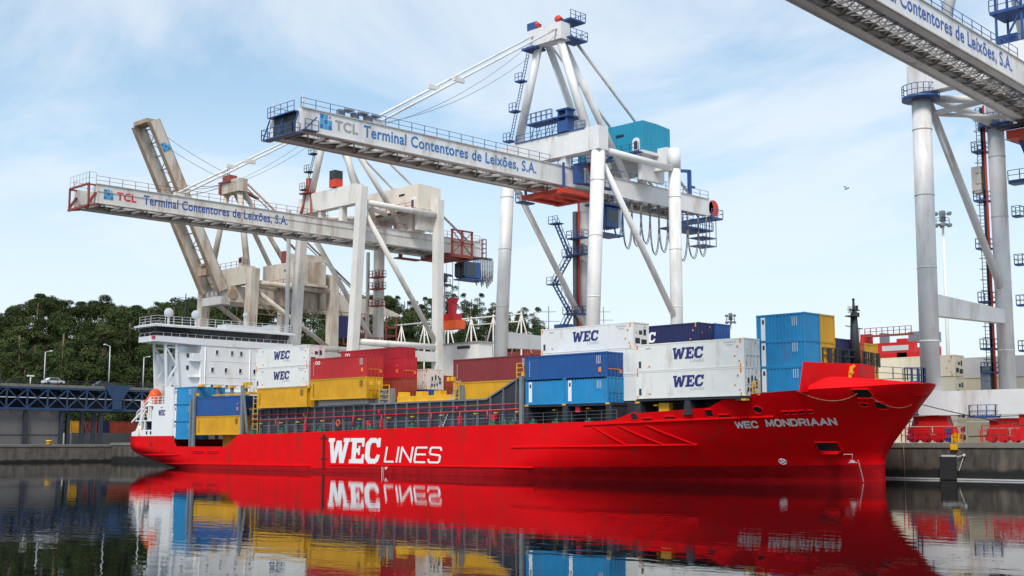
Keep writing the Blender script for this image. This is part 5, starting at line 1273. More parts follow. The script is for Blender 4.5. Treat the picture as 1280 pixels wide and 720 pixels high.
# ---- the near crane at the right edge
AX = 5.3
mA = dict(main=M['crane'], house=M['blue'], plat=M['blue'], girder=M['crane'], lattice=M['truss'], edge=M['girderside'])
tA, lA, gA, PA = crane(AX, 8.4, mA, 'near white quay crane cut by the right edge with tubular legs and open truss boom', zt=41.6, zg=40.05, gd=2.35, hg=2.65, latw=0.6, latp=2.3, tilt=0.05, tip=-34, rear=52, apex=(17.0,62.0), lr=0.97, lean=0.4,
   house=(29.0,36.0,43.2,47.6,3.0,6.0), stay_y=-24)
boom_sign(tA, PA, AX+2.65, gA, 2.35, (-23.2,-21.5), (-21.0,-17.5), (-16.3,12.3), M['letter_blue'], M['letter_dblue'], 0.72, 1.2, girder_of(tA, AX+3))
for y, z, k in ((15.8,38.6,0),(YL,38.8,1)):
    q = MB(); q.tube((AX-8.4,y,z-0.25),(AX-8.4,y,z+0.05),1.9,n=20)
    for i in range(20):
        t0, t1 = i*math.pi/10, (i+1)*math.pi/10
        p0, p1 = Vector((AX-8.4+1.85*math.cos(t0),y+1.85*math.sin(t0),z)), Vector((AX-8.4+1.85*math.cos(t1),y+1.85*math.sin(t1),z))
        q.bar(p0,p0+Vector((0,0,1.2)),0.06); q.bar(p0+Vector((0,0,1.2)),p1+Vector((0,0,1.2)),0.06); q.bar(p0+Vector((0,0,.6)),p1+Vector((0,0,.6)),0.05)
    PA('ring_platform', q, M['blue'])
    q = MB()
    q.path([(AX-8.4+0.8+2.6*(1-math.cos(s*math.pi/16)),y,39.0+2.2*math.sin(s*math.pi/16)) for s in range(9)],0.32,10); PA('knee_brace', q)
q = MB(); q.tube((AX-8.4,16.3,36.8),(AX-3.3,19.5,gA(19.5)-1.5),0.3); q.tube((AX-7.9,16.6,37.0),(AX-3.2,24,gA(24)-2.2),0.22); PA('boom_brace', q)
for z in (36.0,30.4,25.0,19.0,13.8,11.2): small_platform(PA, AX-8.4-1.6, YL-0.6, z, 1.3, 1.7, M['blue'])
for z in (28.4,23.0,18.5,13.5): small_platform(PA, AX-8.4+1.8, YL+0.6, z, 0.9, 1.0, M['blue'])
ladder(PA, AX-8.4-1.5, YL-1.1, 9, 41, M['dark'])
q = MB(); q.tube((AX-8.4-0.95,YL-0.85,9),(AX-8.4-0.95,YL-0.85,41.2),0.13,n=8); PA('cable_riser', q, M['trolleyred'])
q = MB(); q.tube((AX-8.4-1.25,YL-0.85,9),(AX-8.4-1.25,YL-0.85,41),0.16,n=8); PA('cable_riser', q, M['dark'])
for z, h in ((31.3,3.0),(9.0,2.9)):
    q = MB(); q.box(AX-8.4-2.5,AX-8.4-1.4,YL-1.2,YL-0.2,z,z+h); PA('electric_cabinet', q, M['beigehouse'] if z > 20 else M['grey'])
q = MB(); q.box(AX-7.0,AX+6,YL-0.6,YL+0.9,31.9,32.3); q.rail([(AX-7,YL-0.6,32.3),(AX+6,YL-0.6,32.3)],1.1,1.2,0.04,2); q.bar((AX-7.2,YL-0.4,37.0),(AX+2,YL-0.4,32.3),0.1); PA('cross_gangway', q, M['blue'])
q = MB(); q.box(AX-3.8,AX+4.0,25.3,33,gA(28)-4.0,gA(28)-3.1); trA = PA('trolley', q, M['trolleyred'])
for c_ in (): pass
q = MB(); q.box(AX-4.6,AX+3.5,24.8,26.0,gA(26)-3.0,gA(26)-2.7); PA('trolley_platform', q, M['dark'], trA)
q = MB()
for a_, b_ in (((AX-3,27,35.2),(AX-2.2,29.5,30.5)),((AX-2.2,29.5,30.5),(AX-3,32,27))): q.bar(a_,b_,0.5,0.15)
PA('trolley_ladder', q, M['blue'], trA)
# stair tower on the waterside beam
q = MB()
for x in (AX-1.4,AX+1.2):
    for y in (18.6,21.4): q.bar((x,y,41.5),(x,y,51.5),0.2)
for z in (42.6,46.7,50.6):
    q.box(AX-1.9,AX+1.7,18.2,21.8,z-0.3,z); q.rail([(AX-1.9,18.2,z),(AX+1.7,18.2,z),(AX+1.7,21.8,z)],1.2,0.8,0.04,2)
q.bar((AX-1.2,18.7,42.6),(AX+1.2,18.7,46.5),0.25,0.12); q.bar((AX+1.2,18.7,46.7),(AX-1.2,18.7,50.4),0.25,0.12)
PA('stair_tower', q, M['blue'])
# number panels and white lower wall of the house
q = MB(); q.box(AX-6.05,AX+3.05,28.9,36.1,43.19,45.0); PA('house_skirt', q, M['creamwhite'])

# drive gear and access around the near crane's feet
q = MB(); q.box(AX+0.6,AX+4.2,YW-0.7,YW+0.6,3.8,6.15); q.box(AX-2.4,AX+0.6,YW-0.4,YW+0.4,5.2,5.7); df = PA('drive_frame', q, M['bogie'])
q = MB(); q.box(AX+1.3,AX+2.1,YW-0.75,YW-0.702,4.1,5.6); q.box(AX+2.6,AX+3.4,YW-0.75,YW-0.702,4.1,5.6); PA('recess_shade', q, M['black'], df)  # black slabs on the frame face, painted shade of two recesses
q = MB()
for x in (AX+1.7,AX+3.0): q.tube((x,YW-0.85,4.0),(x,YW-0.70,4.0),0.42,n=16)
PA('drive_wheel', q, M['dark'], df)
ladder(PA, AX-8.4-1.7, YW-1.0, 3.6, 8.4, M['blue'])
small_platform(PA, AX-8.4-1.6, YW-0.6, 6.3, 1.4, 1.4, M['blue']); small_platform(PA, AX-2.6, YW-0.9, 6.0, 2.6, 1.0, M['blue'])
q = MB(); q.box(AX-6.8,AX-6.2,YW-0.6,YW,3.6,5.0); PA('junction_box', q, M['blue'])
q = MB(); q.box(AX-5.9,AX-5.3,YW-0.9,YW-0.5,3.6,4.5); PA('rail_stop', q, M['yellow'])
q = MB(); q.tube((AX-8.9,YW-0.2,6.25),(AX-7.6,YW-0.2,6.25),0.22); q.box(AX-6.3,AX-5.0,YW-0.4,YW+0.3,6.16,6.45); q.box(AX-1.0,AX+1.5,YW-0.4,YW+0.3,6.2,6.5); PA('gear_motor', q, M['dark'])
q = MB(); q.rail([(AX-10.6,YW-1.4,3.55),(AX-4.6,YW-1.4,3.55)],1.5,0.9,0.04,3); q.rail([(AX-2.8,YW-1.2,3.55),(AX+0.4,YW-1.2,3.55)],1.6,0.7,0.04,3); PA('guard_rail', q, M['bogie'])
q = MB(); q.tube((AX-4.6,YW-0.15,4.1),(AX-1.2,YW-0.15,4.25),0.06,n=6); q.tube((AX-4.6,YW-0.15,6.0),(AX+1,YW-0.15,6.05),0.05,n=6); PA('feed_pipe', q, M['dark'])
# ------------------------------------------------------------------ wooded hill
CAMP = Vector((56.6,-103.2,3.55)); S2 = math.sqrt(0.5)
def pol(px, D):
    """ground point at a bearing (pixels of the 1280 wide photograph) and a distance along the view axis"""
    t = (px-640)/1580.0
    return Vector((CAMP.x+D*(-S2+S2*t), CAMP.y+D*(S2+S2*t)))
SKY_L = [(-120,392),(0,392),(15,378),(40,366),(70,362),(85,374),(120,371),(142,374),(160,376),(200,371),(235,372),(280,374),(330,371),(400,366),(480,362),(520,367),(575,360),(600,364),(630,374),(655,380),(680,394),(720,420),(780,450),(900,500)]
def top_z(px, D): return 3.55+(553-interp(px, SKY_L))/1580.0*D
def hill(px, D):
    r = max(0.0, min(1.0, (D-292)/120.0)); r = r*r*(3-2*r)
    return 3.2+(max(3.5, top_z(px, 412)-14.5)-3.2)*r
def ground_mat(name, c0, c1, sc):
    m = bpy.data.materials.new(name); m.use_nodes = True; t = m.node_tree; b = t.nodes['Principled BSDF']; b.inputs['Roughness'].default_value = 0.95; b.inputs['Specular IOR Level'].default_value = 0.1
    c = N(t,'ShaderNodeTexCoord'); oi = N(t,'ShaderNodeObjectInfo'); n = N(t,'ShaderNodeTexNoise'); n.inputs['Scale'].default_value = sc; n.inputs['Detail'].default_value = 5
    t.links.new(c.outputs['Object'], n.inputs['Vector'])
    r = N(t,'ShaderNodeValToRGB'); e = r.color_ramp.elements; e[0].position = .35; e[0].color = (*c0,1); e[1].position = .68; e[1].color = (*c1,1)
    t.links.new(n.outputs['Fac'], r.inputs[0])
    h = N(t,'ShaderNodeHueSaturation'); mr = N(t,'ShaderNodeMapRange'); mr.inputs['To Min'].default_value = 0.6; mr.inputs['To Max'].default_value = 1.35
    t.links.new(oi.outputs['Random'], mr.inputs['Value']); t.links.new(mr.outputs[0], h.inputs['Value'])
    mh = N(t,'ShaderNodeMapRange'); mh.inputs['To Min'].default_value = 0.478; mh.inputs['To Max'].default_value = 0.512
    mm = N(t,'ShaderNodeMath', operation='FRACT'); ml_ = N(t,'ShaderNodeMath', operation='MULTIPLY'); ml_.inputs[1].default_value = 7.31
    t.links.new(oi.outputs['Random'], ml_.inputs[0]); t.links.new(ml_.outputs[0], mm.inputs[0]); t.links.new(mm.outputs[0], mh.inputs['Value']); t.links.new(mh.outputs[0], h.inputs['Hue'])
    t.links.new(r.outputs[0], h.inputs['Color']); t.links.new(h.outputs[0], b.inputs['Base Color'])
    return m
LEAF = ground_mat('foliage', (0.024,0.038,0.013), (0.060,0.084,0.028), 0.55)
GRASS = ground_mat('undergrowth_ground', (0.020,0.032,0.010), (0.05,0.07,0.02), 0.12)
mb = MB(); pxs = list(range(-260, 960, 30)); Ds = [250]+list(range(285, 440, 12))+[480,560,700]
vs = []
for D in Ds:
    for px in pxs:
        p = pol(px, D); z = hill(px, D) if D > 284 else 3.0
        vs.append((p.x, p.y, z+(random.uniform(-.7,.7) if 290 < D < 430 else 0)))
n = len(pxs)
mb.add(vs, [(j*n+i, j*n+i+1, (j+1)*n+i+1, (j+1)*n+i) for j in range(len(Ds)-1) for i in range(n-1)], True)
mb.build('hillside', GRASS, kind='structure')
def leaves(mb, c, r, cnt, size, flat=1.0, rg=random):
    for _ in range(cnt):
        v = Vector((rg.gauss(0,1), rg.gauss(0,1), rg.gauss(0,1))).normalized()
        if v.z < -0.35 and rg.random() < 0.7: v.z = -v.z
        p = c+Vector((v.x*r, v.y*r, v.z*r*flat))*rg.uniform(0.62,1.06)
        nrm = (v+Vector((rg.uniform(-.8,.8), rg.uniform(-.8,.8), rg.uniform(-.3,.9)))).normalized()
        a = nrm.cross(Vector((rg.uniform(-1,1),rg.uniform(-1,1),rg.uniform(-1,1)))).normalized(); b = nrm.cross(a)
        s = size*rg.uniform(0.6,1.3)
        mb.add([p-a*s*.5, p+b*s*.32, p+a*s*.5, p-b*s*.32], [(0,1,2,3)])
def tree_meshes(kind, seed):
    rg = random.Random(seed); cr, tk = MB(), MB(); Ht = 1.0
    if kind == 'pine':
        H = rg.uniform(15.5,18.5); tk.path([(0,0,-1.5),(rg.uniform(-.4,.4),rg.uniform(-.4,.4),H*.35),(rg.uniform(-.6,.6),0,H*.72)], 0.22, 7)
        for k in range(rg.randint(10,13)):
            a = rg.uniform(0,6.28); d = rg.uniform(0.6,4.2); c = Vector((d*math.cos(a), d*math.sin(a), H*rg.uniform(.62,.93)-d*.12))
            tk.tube((0,0,H*rg.uniform(.5,.66)), c, 0.11, 0.05, n=5); leaves(cr, c, rg.uniform(1.9,2.9), 399, 0.50, 0.62, rg)
    elif kind == 'round':
        H = rg.uniform(12,15.5); tk.path([(0,0,-1.5),(.1,.1,H*.5)], 0.28, 7)
        for k in range(rg.randint(11,14)):
            a = rg.uniform(0,6.28); d = rg.uniform(0.3,3.8); z = H*rg.uniform(.22,.86); d *= (1.25-0.5*z/H)
            c = Vector((d*math.cos(a), d*math.sin(a), z)); tk.tube((0,0,H*rg.uniform(.25,.45)), c, 0.12, 0.05, n=5); leaves(cr, c, rg.uniform(1.9,2.9), 361, 0.50, 0.8, rg)
    elif kind == 'tall':
        H = rg.uniform(17,20.5); tk.path([(0,0,-1.5),(.3,.2,H*.4),(-.2,.3,H*.9)], 0.17, 7)
        for k in range(rg.randint(9,12)):
            a = rg.uniform(0,6.28); d = rg.uniform(0.4,2.9); z = H*rg.uniform(.34,.97); c = Vector((d*math.cos(a), d*math.sin(a), z))
            tk.tube((0,0,z-rg.uniform(1.5,3)), c, 0.09, 0.04, n=5); leaves(cr, c, rg.uniform(1.1,2.0), 256, 0.42, 0.75, rg)
    else:
        H = rg.uniform(4,6); tk.path([(0,0,-1),(0,0,H*.5)], 0.14, 6)
        for k in range(7):
            a = rg.uniform(0,6.28); d = rg.uniform(0.3,2.2); c = Vector((d*math.cos(a), d*math.sin(a), H*rg.uniform(.25,.72))); leaves(cr, c, rg.uniform(1.0,1.8), 228, 0.35, 0.8, rg)
    return cr, tk, H
KIND = dict(pine=('umbrella pine with a bare trunk and flat topped crown on the wooded hill','tree','umbrella pines on the hill','pine_tree',4),
            round=('dense round headed dark green tree on the wooded hill','tree','round trees on the hill','broadleaf_tree',4),
            tall=('tall slender tree with loose open clumps of leaves on the hill','tree','tall open trees on the hill','tall_tree',4),
            bush=('low green bush at the foot of the wooded hill','bush','bushes below the hill','bush',2))
PROTO = {}
for kd, (lb, ct_, gr_, nm, nv) in KIND.items():
    for i in range(nv):
        cr, tk, H = tree_meshes(kd, 100+i*7+len(kd))
        PROTO[(kd, i)] = (cr, tk, H, [None])
def plant(kd, i, x, y, z, s, rz):
    cr, tk, H, mem = PROTO[(kd, i)]; lb, ct_, gr_, nm, nv = KIND[kd]
    t = thing(nm, lb, ct_, (0,0,0), gr_)
    if mem[0] is None:
        c = cr.build('crown', LEAF, t); k = tk.build('trunk', M['bark'], t); mem[0] = (c, k)
    else:
        for src in mem[0]:
            o = src.copy(); COL.objects.link(o); o.parent = t
    t.location = (x, y, z); t.rotation_euler = (0,0,rz); t.scale = (s,s,s*1.0)
    return t
rg = random.Random(21); cnt = 0
for D, kinds in ((412,('pine','tall','pine','round')),(398,('tall','pine','round')),(384,('pine','round','tall')),(368,('round','round','tall')),(352,('round','pine','round')),(336,('round','tall','round')),(320,('round','round','pine')),(306,('round','bush','round'))):
    px = -60
    while px < 700:
        step = rg.uniform(21,32) if D < 392 else rg.uniform(13,21)
        px += step
        if 180 < px < 470 and D < 350 and rg.random() < 0.55: continue
        DD = D+rg.uniform(-6,6); p = pol(px, DD); kd = rg.choice(kinds)
        if px < 150 and D > 380 and kd == 'tall': kd = 'pine' if rg.random() < .6 else 'round'
        if px > 480 and D > 380: kd = 'tall'
        i = rg.randrange(KIND[kd][4]); H = PROTO[(kd,i)][2]; z = hill(px, DD)
        s = rg.uniform(0.85,1.15)
        if D > 405: s = max(0.6, min(1.35, (top_z(px, DD)+rg.uniform(-4.5,2.0)-z)/H))
        else: s = min(s, max(0.5, (top_z(px, DD)-1-z)/H))
        plant(kd, i, p.x, p.y, z-0.3, s, rg.uniform(0,6.28)); cnt += 1
for k in range(46):
    px = rg.uniform(-40,260) if k < 34 else rg.uniform(440,690); D = rg.uniform(288,312); p = pol(px, D); i = rg.randrange(2)
    plant('bush', i, p.x, p.y, hill(px, D)-0.3, rg.uniform(0.8,1.4), rg.uniform(0,6.28)); cnt += 1
print('TREES', cnt)
# ------------------------------------------------------------------ blue truss bridge on the left
BXX = -186.0
bt = thing('truss_bridge', 'dark blue steel truss road bridge above the grey shed at the left', 'bridge', (BXX, 15, 3.15))
Ya, Yb, zb_, zt_ = -45.0, 76.0, 10.1, 14.2; pit = 4.1
def truss_side(x):
    parts = []
    mb = MB(); mb.bar((x,Ya,zb_),(x,Yb,zb_),0.5,0.45); parts.append(('bottom_chord', mb))
    mb = MB(); mb.bar((x,Ya,zt_),(x,Yb,zt_),0.45,0.4); parts.append(('top_chord', mb))
    mb = MB(); mb.bar((x+0.02,Ya,12.3),(x+0.02,Yb,12.3),0.12,0.16); parts.append(('service_pipe', mb))
    y = Ya+1.0; mb = MB()
    while y < Yb-2:
        mb.bar((x,y,zb_),(x,y,zt_),0.30); mb.bar((x,y,zb_+0.1),(x,y+pit,zt_-0.1),0.24); mb.bar((x,y+pit,zb_+0.1),(x,y,zt_-0.1),0.20); y += pit
    parts.append(('truss_web', mb)); return parts
for x in (BXX, BXX-11):
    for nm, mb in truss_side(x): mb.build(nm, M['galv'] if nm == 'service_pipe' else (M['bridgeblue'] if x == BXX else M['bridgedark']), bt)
mb = MB(); mb.box(BXX-12.5,BXX-0.6,Ya,Yb,14.45,15.0); mb.build('bridge_deck', M['concrete'], bt)
mb = MB()
y = Ya
while y < Yb: mb.box(BXX-11,BXX-0.3,y,y+0.4,13.6,14.44); y += pit
mb.box(BXX-11.0,BXX-10.6,Ya,Yb,10.2,14.2)  # added dark sheet along the far truss, stands in for shade under the deck
mb.build('cross_beam_and_shade_sheet', M['bridgedark'], bt)
mb = MB(); mb.box(BXX-12.4,BXX-1.2,Ya,Yb,15.004,15.03); mb.build('road_surface', M['asphalt'], bt)
mb = MB(); mb.rail([(BXX-0.5,Ya,15.0),(BXX-0.5,Yb,15.0)],0.8,2.0,0.05,2); mb.build('guard_rail', M['dark'], bt)
for yc in (-3.2, 24.0):
    mb = MB(); mb.prism([(yc-3.0,15.2),(yc+3.0,15.2),(yc+1.0,12.2),(yc-1.0,12.2)], 'x', BXX+0.26, BXX+0.6); mb.prism([(yc-1.0,12.2),(yc+1.0,12.2),(yc+1.0,10.3),(yc-1.0,10.3)], 'x', BXX+0.26, BXX+0.55); mb.build('gusset_panel', M['bridgeblue'], bt)
for y in (14.2,15.4,17.2,19.8,21.0):
    mb = MB(); mb.box(BXX-1.0-(y*7%3),BXX-0.2-(y*7%3),y-0.35,y+0.35,3.1,10.0); mb.build('pier', M['bridgedark'], bt)
mb = MB(); mb.bar((BXX-1,17.2,9.5),(BXX-1,19.8,4),0.2); mb.bar((BXX-1,19.8,9.5),(BXX-1,17.2,4),0.2); mb.build('pier_bracing', M['bridgedark'], bt)
sh = thing('shed', 'grey clad shed with dark blue columns under the truss bridge', 'shed', (BXX, 0, 3.15))
mb = MB(); mb.box(BXX-9,BXX-0.9,-60,12.6,3.15,9.85)
y = -60
while y < 12.5: mb.box(BXX-0.9,BXX-0.86,y,y+0.12,3.2,9.8); y += 0.55
mb.build('wall', M['shed'], sh)
mb = MB(); mb.box(BXX-0.859,BXX-0.80,-60,12.6,4.95,5.1); mb.build('wall_rail', M['dark'], sh)
for y in (-22,-8.5,5.2,12.6):
    mb = MB(); mb.box(BXX-0.8,BXX-0.2,y-0.35,y+0.35,3.15,9.87); mb.build('column', M['bridgedark'], sh)
def street_lamp(x, y, z, h, arm, label):
    t = thing('street_lamp', label, 'lamp', (x,y,z), 'street lamps on the truss bridge')
    mb = MB(); mb.tube((x,y,z),(x,y,z+h),0.16,0.09,n=8); mb.build('pole', M['galv'], t)
    mb = MB(); mb.bar((x,y,z+h),(x,y+arm,z+h+0.3),0.12); mb.build('arm', M['galv'], t)
    mb = MB(); mb.box(x-0.2,x+0.2,min(y+arm,y+arm*1.45),max(y+arm,y+arm*1.45),z+h+0.2,z+h+0.42); mb.build('lamp_head', M['creamwhite'], t)
street_lamp(BXX-11.8, 28.3, 15.0, 9.2, -1.0, 'street lamp on the truss bridge with its arm pointing left above the blue panel')
street_lamp(BXX-11.8, 13.9, 15.0, 7.2, 1.0, 'street lamp leftmost on the truss bridge beside the silver car')
street_lamp(BXX-11.8, 36.4, 15.0, 7.1, 1.0, 'street lamp on the truss bridge nearest the white ship bridge')
t = thing('post_lamp', 'short white double headed lamp at the left end of the truss bridge', 'lamp', (BXX-11.6, 10.9, 15.0))
mb = MB(); mb.tube((BXX-11.6,10.9,15.0),(BXX-11.6,10.9,17.0),0.12); mb.build('pole', M['creamwhite'], t); mb = MB(); mb.box(BXX-11.8,BXX-11.4,10.2,11.6,17.0,17.3); mb.build('lamp_head', M['creamwhite'], t)
def car(x, y, z, mat, label, ln=4.2):
    t = thing('parked_car', label, 'car', (x,y,z))
    prof = [(-ln/2,.35),(-ln/2,.8),(-ln*.36,.95),(-ln*.22,1.42),(ln*.16,1.45),(ln*.30,.98),(ln/2,.82),(ln/2,.35)]
    mb = MB(); mb.prism([(y+a,z+b) for a,b in prof], 'x', x-.85, x+.85); mb.build('body', mat, t)
    mb = MB(); mb.prism([(y-ln*.33,z+.98),(y-ln*.21,z+1.36),(y+ln*.15,z+1.38),(y+ln*.26,z+1.0)], 'x', x+.852, x+.87); mb.build('window', M['glass'], t)
    for a in (-.31,.31):
        for sx in (-.8,.8):
            mb = MB(); mb.tube((x+sx-.1,y+ln*a,z+.33),(x+sx+.1,y+ln*a,z+.33),.33,n=14); w_ = mb.build('wheel', M['rubber'], t)
    return t
car(BXX-3.2, 11.8, 15.03, M['carwhite'], 'silver car driving over the truss bridge')
car(BXX-9.5, 26.0, 15.03, M['cardark'], 'dark car on the far side of the truss bridge deck', 4.6)
def ycont(x, y0, L_, z0, color, label, group):
    """container seen side-on across the harbour: its length runs along Y"""
    t = container(0, 0, 0, L_, color, label, 'plain', (), group, False); t.rotation_euler = (0,0,R(90)); t.location = (x, y0, z0); return t
LG = 'stored containers beyond the bridge'
ycont(-203, 31.6, 12.1, 5.6, 'rust', 'faded red stored container between the bridge piers and the ship stern', LG)
ycont(-203, 26.0, 2.6, 5.6, 'rust', 'faded red stored container seen through the bridge piers', LG)
ycont(-205, 44.2, 12.1, 5.6, 'rust', 'faded red stored container behind the white stern', LG)
ycont(-203, 22.6, 2.9, 5.6, 'yellow', 'yellow stored container seen between the dark bridge piers', LG)
ycont(-203, 29.0, 2.4, 5.6, 'navy', 'narrow blue grey stored container left of the faded red one', LG)
lw = thing('low_wall', 'pale concrete wall below the stored red containers', 'wall', (-215, 35, 3.15))
mb = MB(); mb.box(-206.5,-201,22,80,3.1,5.58); mb.build('wall', M['apron'], lw)
t = thing('small_boat', 'little white boat stored between the bridge piers', 'boat', (-200, 15.6, 3.2))
mb = MB(); loft(mb, (-200,15.6,4.1), [(-2.2,.1,.2,.7),(-1.2,.7,-.3,.8),(0.8,.9,-.4,.8),(2.2,.8,-.3,.7)], 0); mb.build('boat_hull', M['creamwhite'], t)
mb = MB(); mb.box(-201.5,-198.5,15.2,16.0,3.15,3.75); mb.build('cradle', M['dark'], t)
t = thing('mooring_bollard', 'small yellow bollard on the edge of the pale quay', 'bollard', (-165.5, 0.6, 3.16))
mb = MB(); mb.tube((-165.4,0.4,3.16),(-165.4,0.4,3.7),.45,.4,n=12); mb.tube((-165.4,0.4,3.7),(-165.4,0.4,3.95),.62,.5,n=12); mb.build('bollard', M['yellow'], t)
for k, (y, x) in enumerate(((40,-222),(46,-224),(52,-226),(36,-238),(43,-240),(50,-241),(57,-239))):
    plant('bush', k % 2, -209.5-1.5*(k%3), 26+k*4.2, 5.0, 1.25, k)
# ------------------------------------------------------------------ yard behind the quay
RGc = 'cream reefers stacked in the yard'
for i, x0 in enumerate((-49.5,-36.9,-24.4)):
    for k in range(4):
        wh = ('lowest','second','third','topmost')[k]; bay = ('hidden behind the bow containers','left of the near crane leg','behind the near crane leg')[i]
        container(x0, 40.0, 3.5+k*2.62, 12.1, 'cream', '%s cream reefer of the yard stack %s' % (wh, bay), 'reefer' if i == 2 else 'plain', ('orange',) if i == 2 and k == 3 else (), RGc, True)
for i, x0 in enumerate((-18.0,-5.4,7.2)):
    for k in range(4):
        wh = ('lowest','second','third','topmost')[k]; bay = ('just right of the reefer machinery ends','at the right edge under the crane gangway','beyond the right edge')[i]
        container(x0, 46.5, 3.5+k*2.62, 12.1, 'cream' if k < 3 or i else 'plainwhite', '%s cream reefer of the set back stack %s' % (wh, bay), 'plain', (), RGc, True)
def light_mast(x, y, h, label, k_=1.0, r=0.30):
    t = thing('light_mast', label, 'light mast', (x,y,3.5), 'floodlight masts in the yard')
    mb = MB(); mb.tube((x,y,3.5),(x,y,h),r,r*.5,n=10); mb.build('pole', M['creamwhite'], t)
    mb = MB(); w=.8*k_; mb.box(x-w,x+w,y-w,y+w,h-2.2*k_,h-2.0*k_); mb.rail([(x-w,y-w,h-2*k_),(x+w,y-w,h-2*k_),(x+w,y+w,h-2*k_)],1.0*k_,.8,.04,2); mb.box(x-.4*k_,x+.4*k_,y-.4*k_,y+.4*k_,h-1.6*k_,h+.2); mb.build('service_basket', M['grey'], t)
    for a in range(6):
        dx_, dy_ = math.cos(a*math.pi/3), math.sin(a*math.pi/3)
        for z in (h-2.3*k_, h-0.2):
            mb = MB(); c_ = Vector((x+dx_*1.3*k_,y+dy_*1.3*k_,z)); mb.bar((x,y,z),c_,.06); e_ = .28*k_; mb.box(c_.x-e_,c_.x+e_,c_.y-e_,c_.y+e_,z-.15,z+.15); mb.build('floodlight', M['grey'], t)
    return t
light_mast(-22.8, 60, 35.0, 'tall white floodlight mast between the legs of the near crane', 0.8)
light_mast(-58.3, 60, 23.4, 'short floodlight mast above the white forward containers', 0.55, 0.2)
light_mast(-108.4, 45, 33.0, 'floodlight mast rising behind the ivory crane', 0.85, 0.24)
def pylon(px, D, ytop, label):
    p = pol(px, D); z1 = 3.55+(553-ytop)/1580.0*D; t = thing('power_pole', label, 'power pole', (p.x,p.y,3.5), 'power poles far behind the yard')
    mb = MB(); mb.tube((p.x,p.y,3.5),(p.x,p.y,z1),.22,.14,n=6); mb.build('pole', M['grey'], t)
    for dz, w in ((1.5,2.0),(4.0,3.0)):
        mb = MB(); mb.bar((p.x-w*S2,p.y-w*S2,z1-dz),(p.x+w*S2,p.y+w*S2,z1-dz),.15); mb.build('cross_arm', M['grey'], t)
pylon(686, 330, 383, 'power pole with cross arms left of the tall crane riser'); pylon(755, 380, 384, 'faint power pole right of the tall crane front leg')
# red yard gantry seen over the bow
rg_ = thing('yard_gantry', 'red yard gantry crane beam seen over the cream reefers beside the mast', 'gantry crane', (-43, 82, 3.5), None)
q = MB(); q.box(-62,-38,80.0,81.0,17.6,19.2); q.build('girder', M['bogie'], rg_)
q = MB(); q.box(-62,-40,92.0,93.0,17.6,19.2); q.build('girder', M['bogie'], rg_)
for x in (-46.5,-62):
    q = MB(); q.box(x-.9,x+.9,80.0,81.0,3.5,20.8); q.build('leg', M['bogie'], rg_); q = MB(); q.box(x-.9,x+.9,92.0,93.0,3.5,20.8); q.build('leg', M['bogie'], rg_)
q = MB(); q.box(-46,-38,79.2,80,20.2,20.5); q.rail([(-46,79.2,20.5),(-38,79.2,20.5)],1.1,.9,.05,2); q.build('walkway', M['brownred'], rg_)
q = MB(); q.box(-40,-36.5,82,86,19.3,20.9); q.box(-45,-44.3,82,84,19.3,21.0); q.pieces('trolley', M['grey'], rg_)
q = MB(); q.box(-43.5,-39,79.95,79.99,17.9,18.7); q.build('sign_panel', M['galv'], rg_)
# pale transit shed and tubular frame between the cranes
ts = thing('transit_shed', 'cream flat roofed shed low between the ivory and tall cranes', 'shed', (-104, 48, 3.5))
q = MB(); q.box(-109.3,-99.6,45,48.2,3.5,20.5); q.build('wall', M['creamwhite'], ts)
q = MB(); q.box(-105,-101.8,44.93,44.97,19.6,20.1); q.build('vent_grille', M['dark'], ts)
q = MB(); q.box(-109.5,-99.4,44.8,48.4,20.502,20.75); q.build('roof', M['apron'], ts)
fr_ = thing('tubular_frame', 'white braced tubular frame standing behind the cream shed', 'frame', (-120, 60, 3.5))
q = MB(); q.tube((-140,60,27.0),(-104,60,26.8),.15,n=8); q.tube((-118,60,25.6),(-104,60,25.4),.12,n=8); q.build('top_rail', M['craneC'], fr_)
for x in (-138,-131,-124,-117.5,-111.5,-104.2):
    q = MB(); q.tube((x,60,3.5),(x,60,27.2),.14,n=8); q.build('post', M['craneC'], fr_)
    q = MB(); q.tube((x,60,26.8),(x-2.6,60,19.5),.12,n=8); q.tube((x,60,26.8),(x+2.6,60,19.5),.12,n=8); q.build('diagonal_brace', M['craneC'], fr_)
hp = thing('bulk_hopper', 'rust red steel hopper behind the tubular frame', 'hopper', (-100, 64, 3.5))
q = MB(); q.box(-113,-90,62,70,18.3,20.2); q.prism([(-108,20.2),(-93,20.2),(-91,22.4),(-111,22.4)], 'y', 64, 69); q.build('hopper_body', M['brownred'], hp)
for x in (-112,-101,-91):
    q = MB(); q.box(x-.4,x+.4,63,69,3.5,18.3); q.build('leg', M['brownred'], hp)
q = MB(); q.rail([(-113,62,20.2),(-90,62,20.2)],1.2,1.4,.06,2); q.build('railing', M['brownred'], hp)
q = MB(); q.box(-97,-94,61.0,63.5,22.4,24.4); q.build('drive_housing', M['blue'], hp)
rw = thing('rail_parapet', 'white yard parapet with dark railing behind the maroon container', 'parapet', (-85, 56, 3.5))
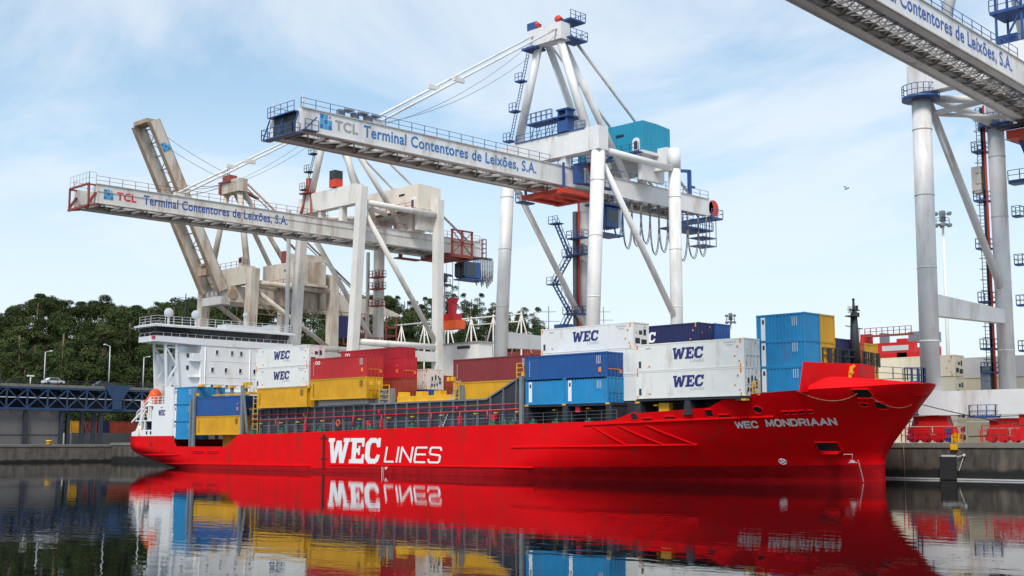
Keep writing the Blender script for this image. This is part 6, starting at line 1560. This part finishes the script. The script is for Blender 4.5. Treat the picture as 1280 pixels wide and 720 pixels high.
q = MB(); q.box(-96,-56,56,57,3.5,17.2); q.build('wall', M['creamwhite'], rw); q = MB(); q.rail([(-96,56.3,17.2),(-56,56.3,17.2)],1.6,2.0,.08,2); q.build('railing', M['brownred'], rw)
# spreader hanging from the ivory crane's trolley
sp = thing('container_spreader', 'red and orange spreader hanging on ropes from the ivory crane trolley', 'spreader', (-102, 41.5, 22))
q = MB(); q.box(-103.1,-102.1,41.1,42.1,25.4,27.0); q.prism([(-103.6,28.0),(-101.6,28.0),(-102.2,27.0),(-103.0,27.0)], 'y', 41, 42.2); q.build('head_block', M['pipe_red'], sp)
q = MB(); q.box(-104.2,-101.3,40.6,42.6,24.2,25.3); q.build('upper_frame', M['bogie'], sp)
q = MB(); q.box(-104.4,-100.6,40.5,42.7,22.7,24.15); q.build('spreader_beam', M['orange'], sp)
for x in (-103.4,-101.8):
    for y in (40.9,42.3):
        q = MB(); q.tube((x,y,28),(x,y,35.0),.035,n=5); q.build('hoist_rope', M['cable'], sp)
# small things on the quay edge
t = thing('quay_ladder', 'yellow quay ladder head on the edge beside the near crane bogies', 'ladder', (0.6, 12.3, 3.5))
q = MB(); q.box(0.3,0.95,12.14,12.36,2.85,3.4)
q.rail([(0.3,12.6,3.5),(0.95,12.6,3.5)],.75,.35,.05,2); q.build('ladder_head', M['yellow'], t)
t = thing('seagull', 'small dark seagull flying high right of the tall crane', 'bird', (0,0,0))
p_ = pol(1065, 120); z_ = 3.55+(553-233)/1580.0*120
q = MB(); loft(q, (p_.x,p_.y,z_), [(-.22,.02,-.02,.02),(-.1,.06,-.06,.05),(.08,.07,-.06,.06),(.2,.03,-.02,.04),(.26,.01,0,.02)], 0.1, 8); q.build('body', M['grey'], t)
q = MB()
for s_ in (-1,1): q.add([(p_.x+.06,p_.y,z_+.03),(p_.x+.1,p_.y+s_*.35,z_+.2),(p_.x-.05,p_.y+s_*.65,z_+.1),(p_.x-.08,p_.y+s_*.3,z_+.16)], [(0,1,2,3)])
q.build('wing', M['grey'], t)
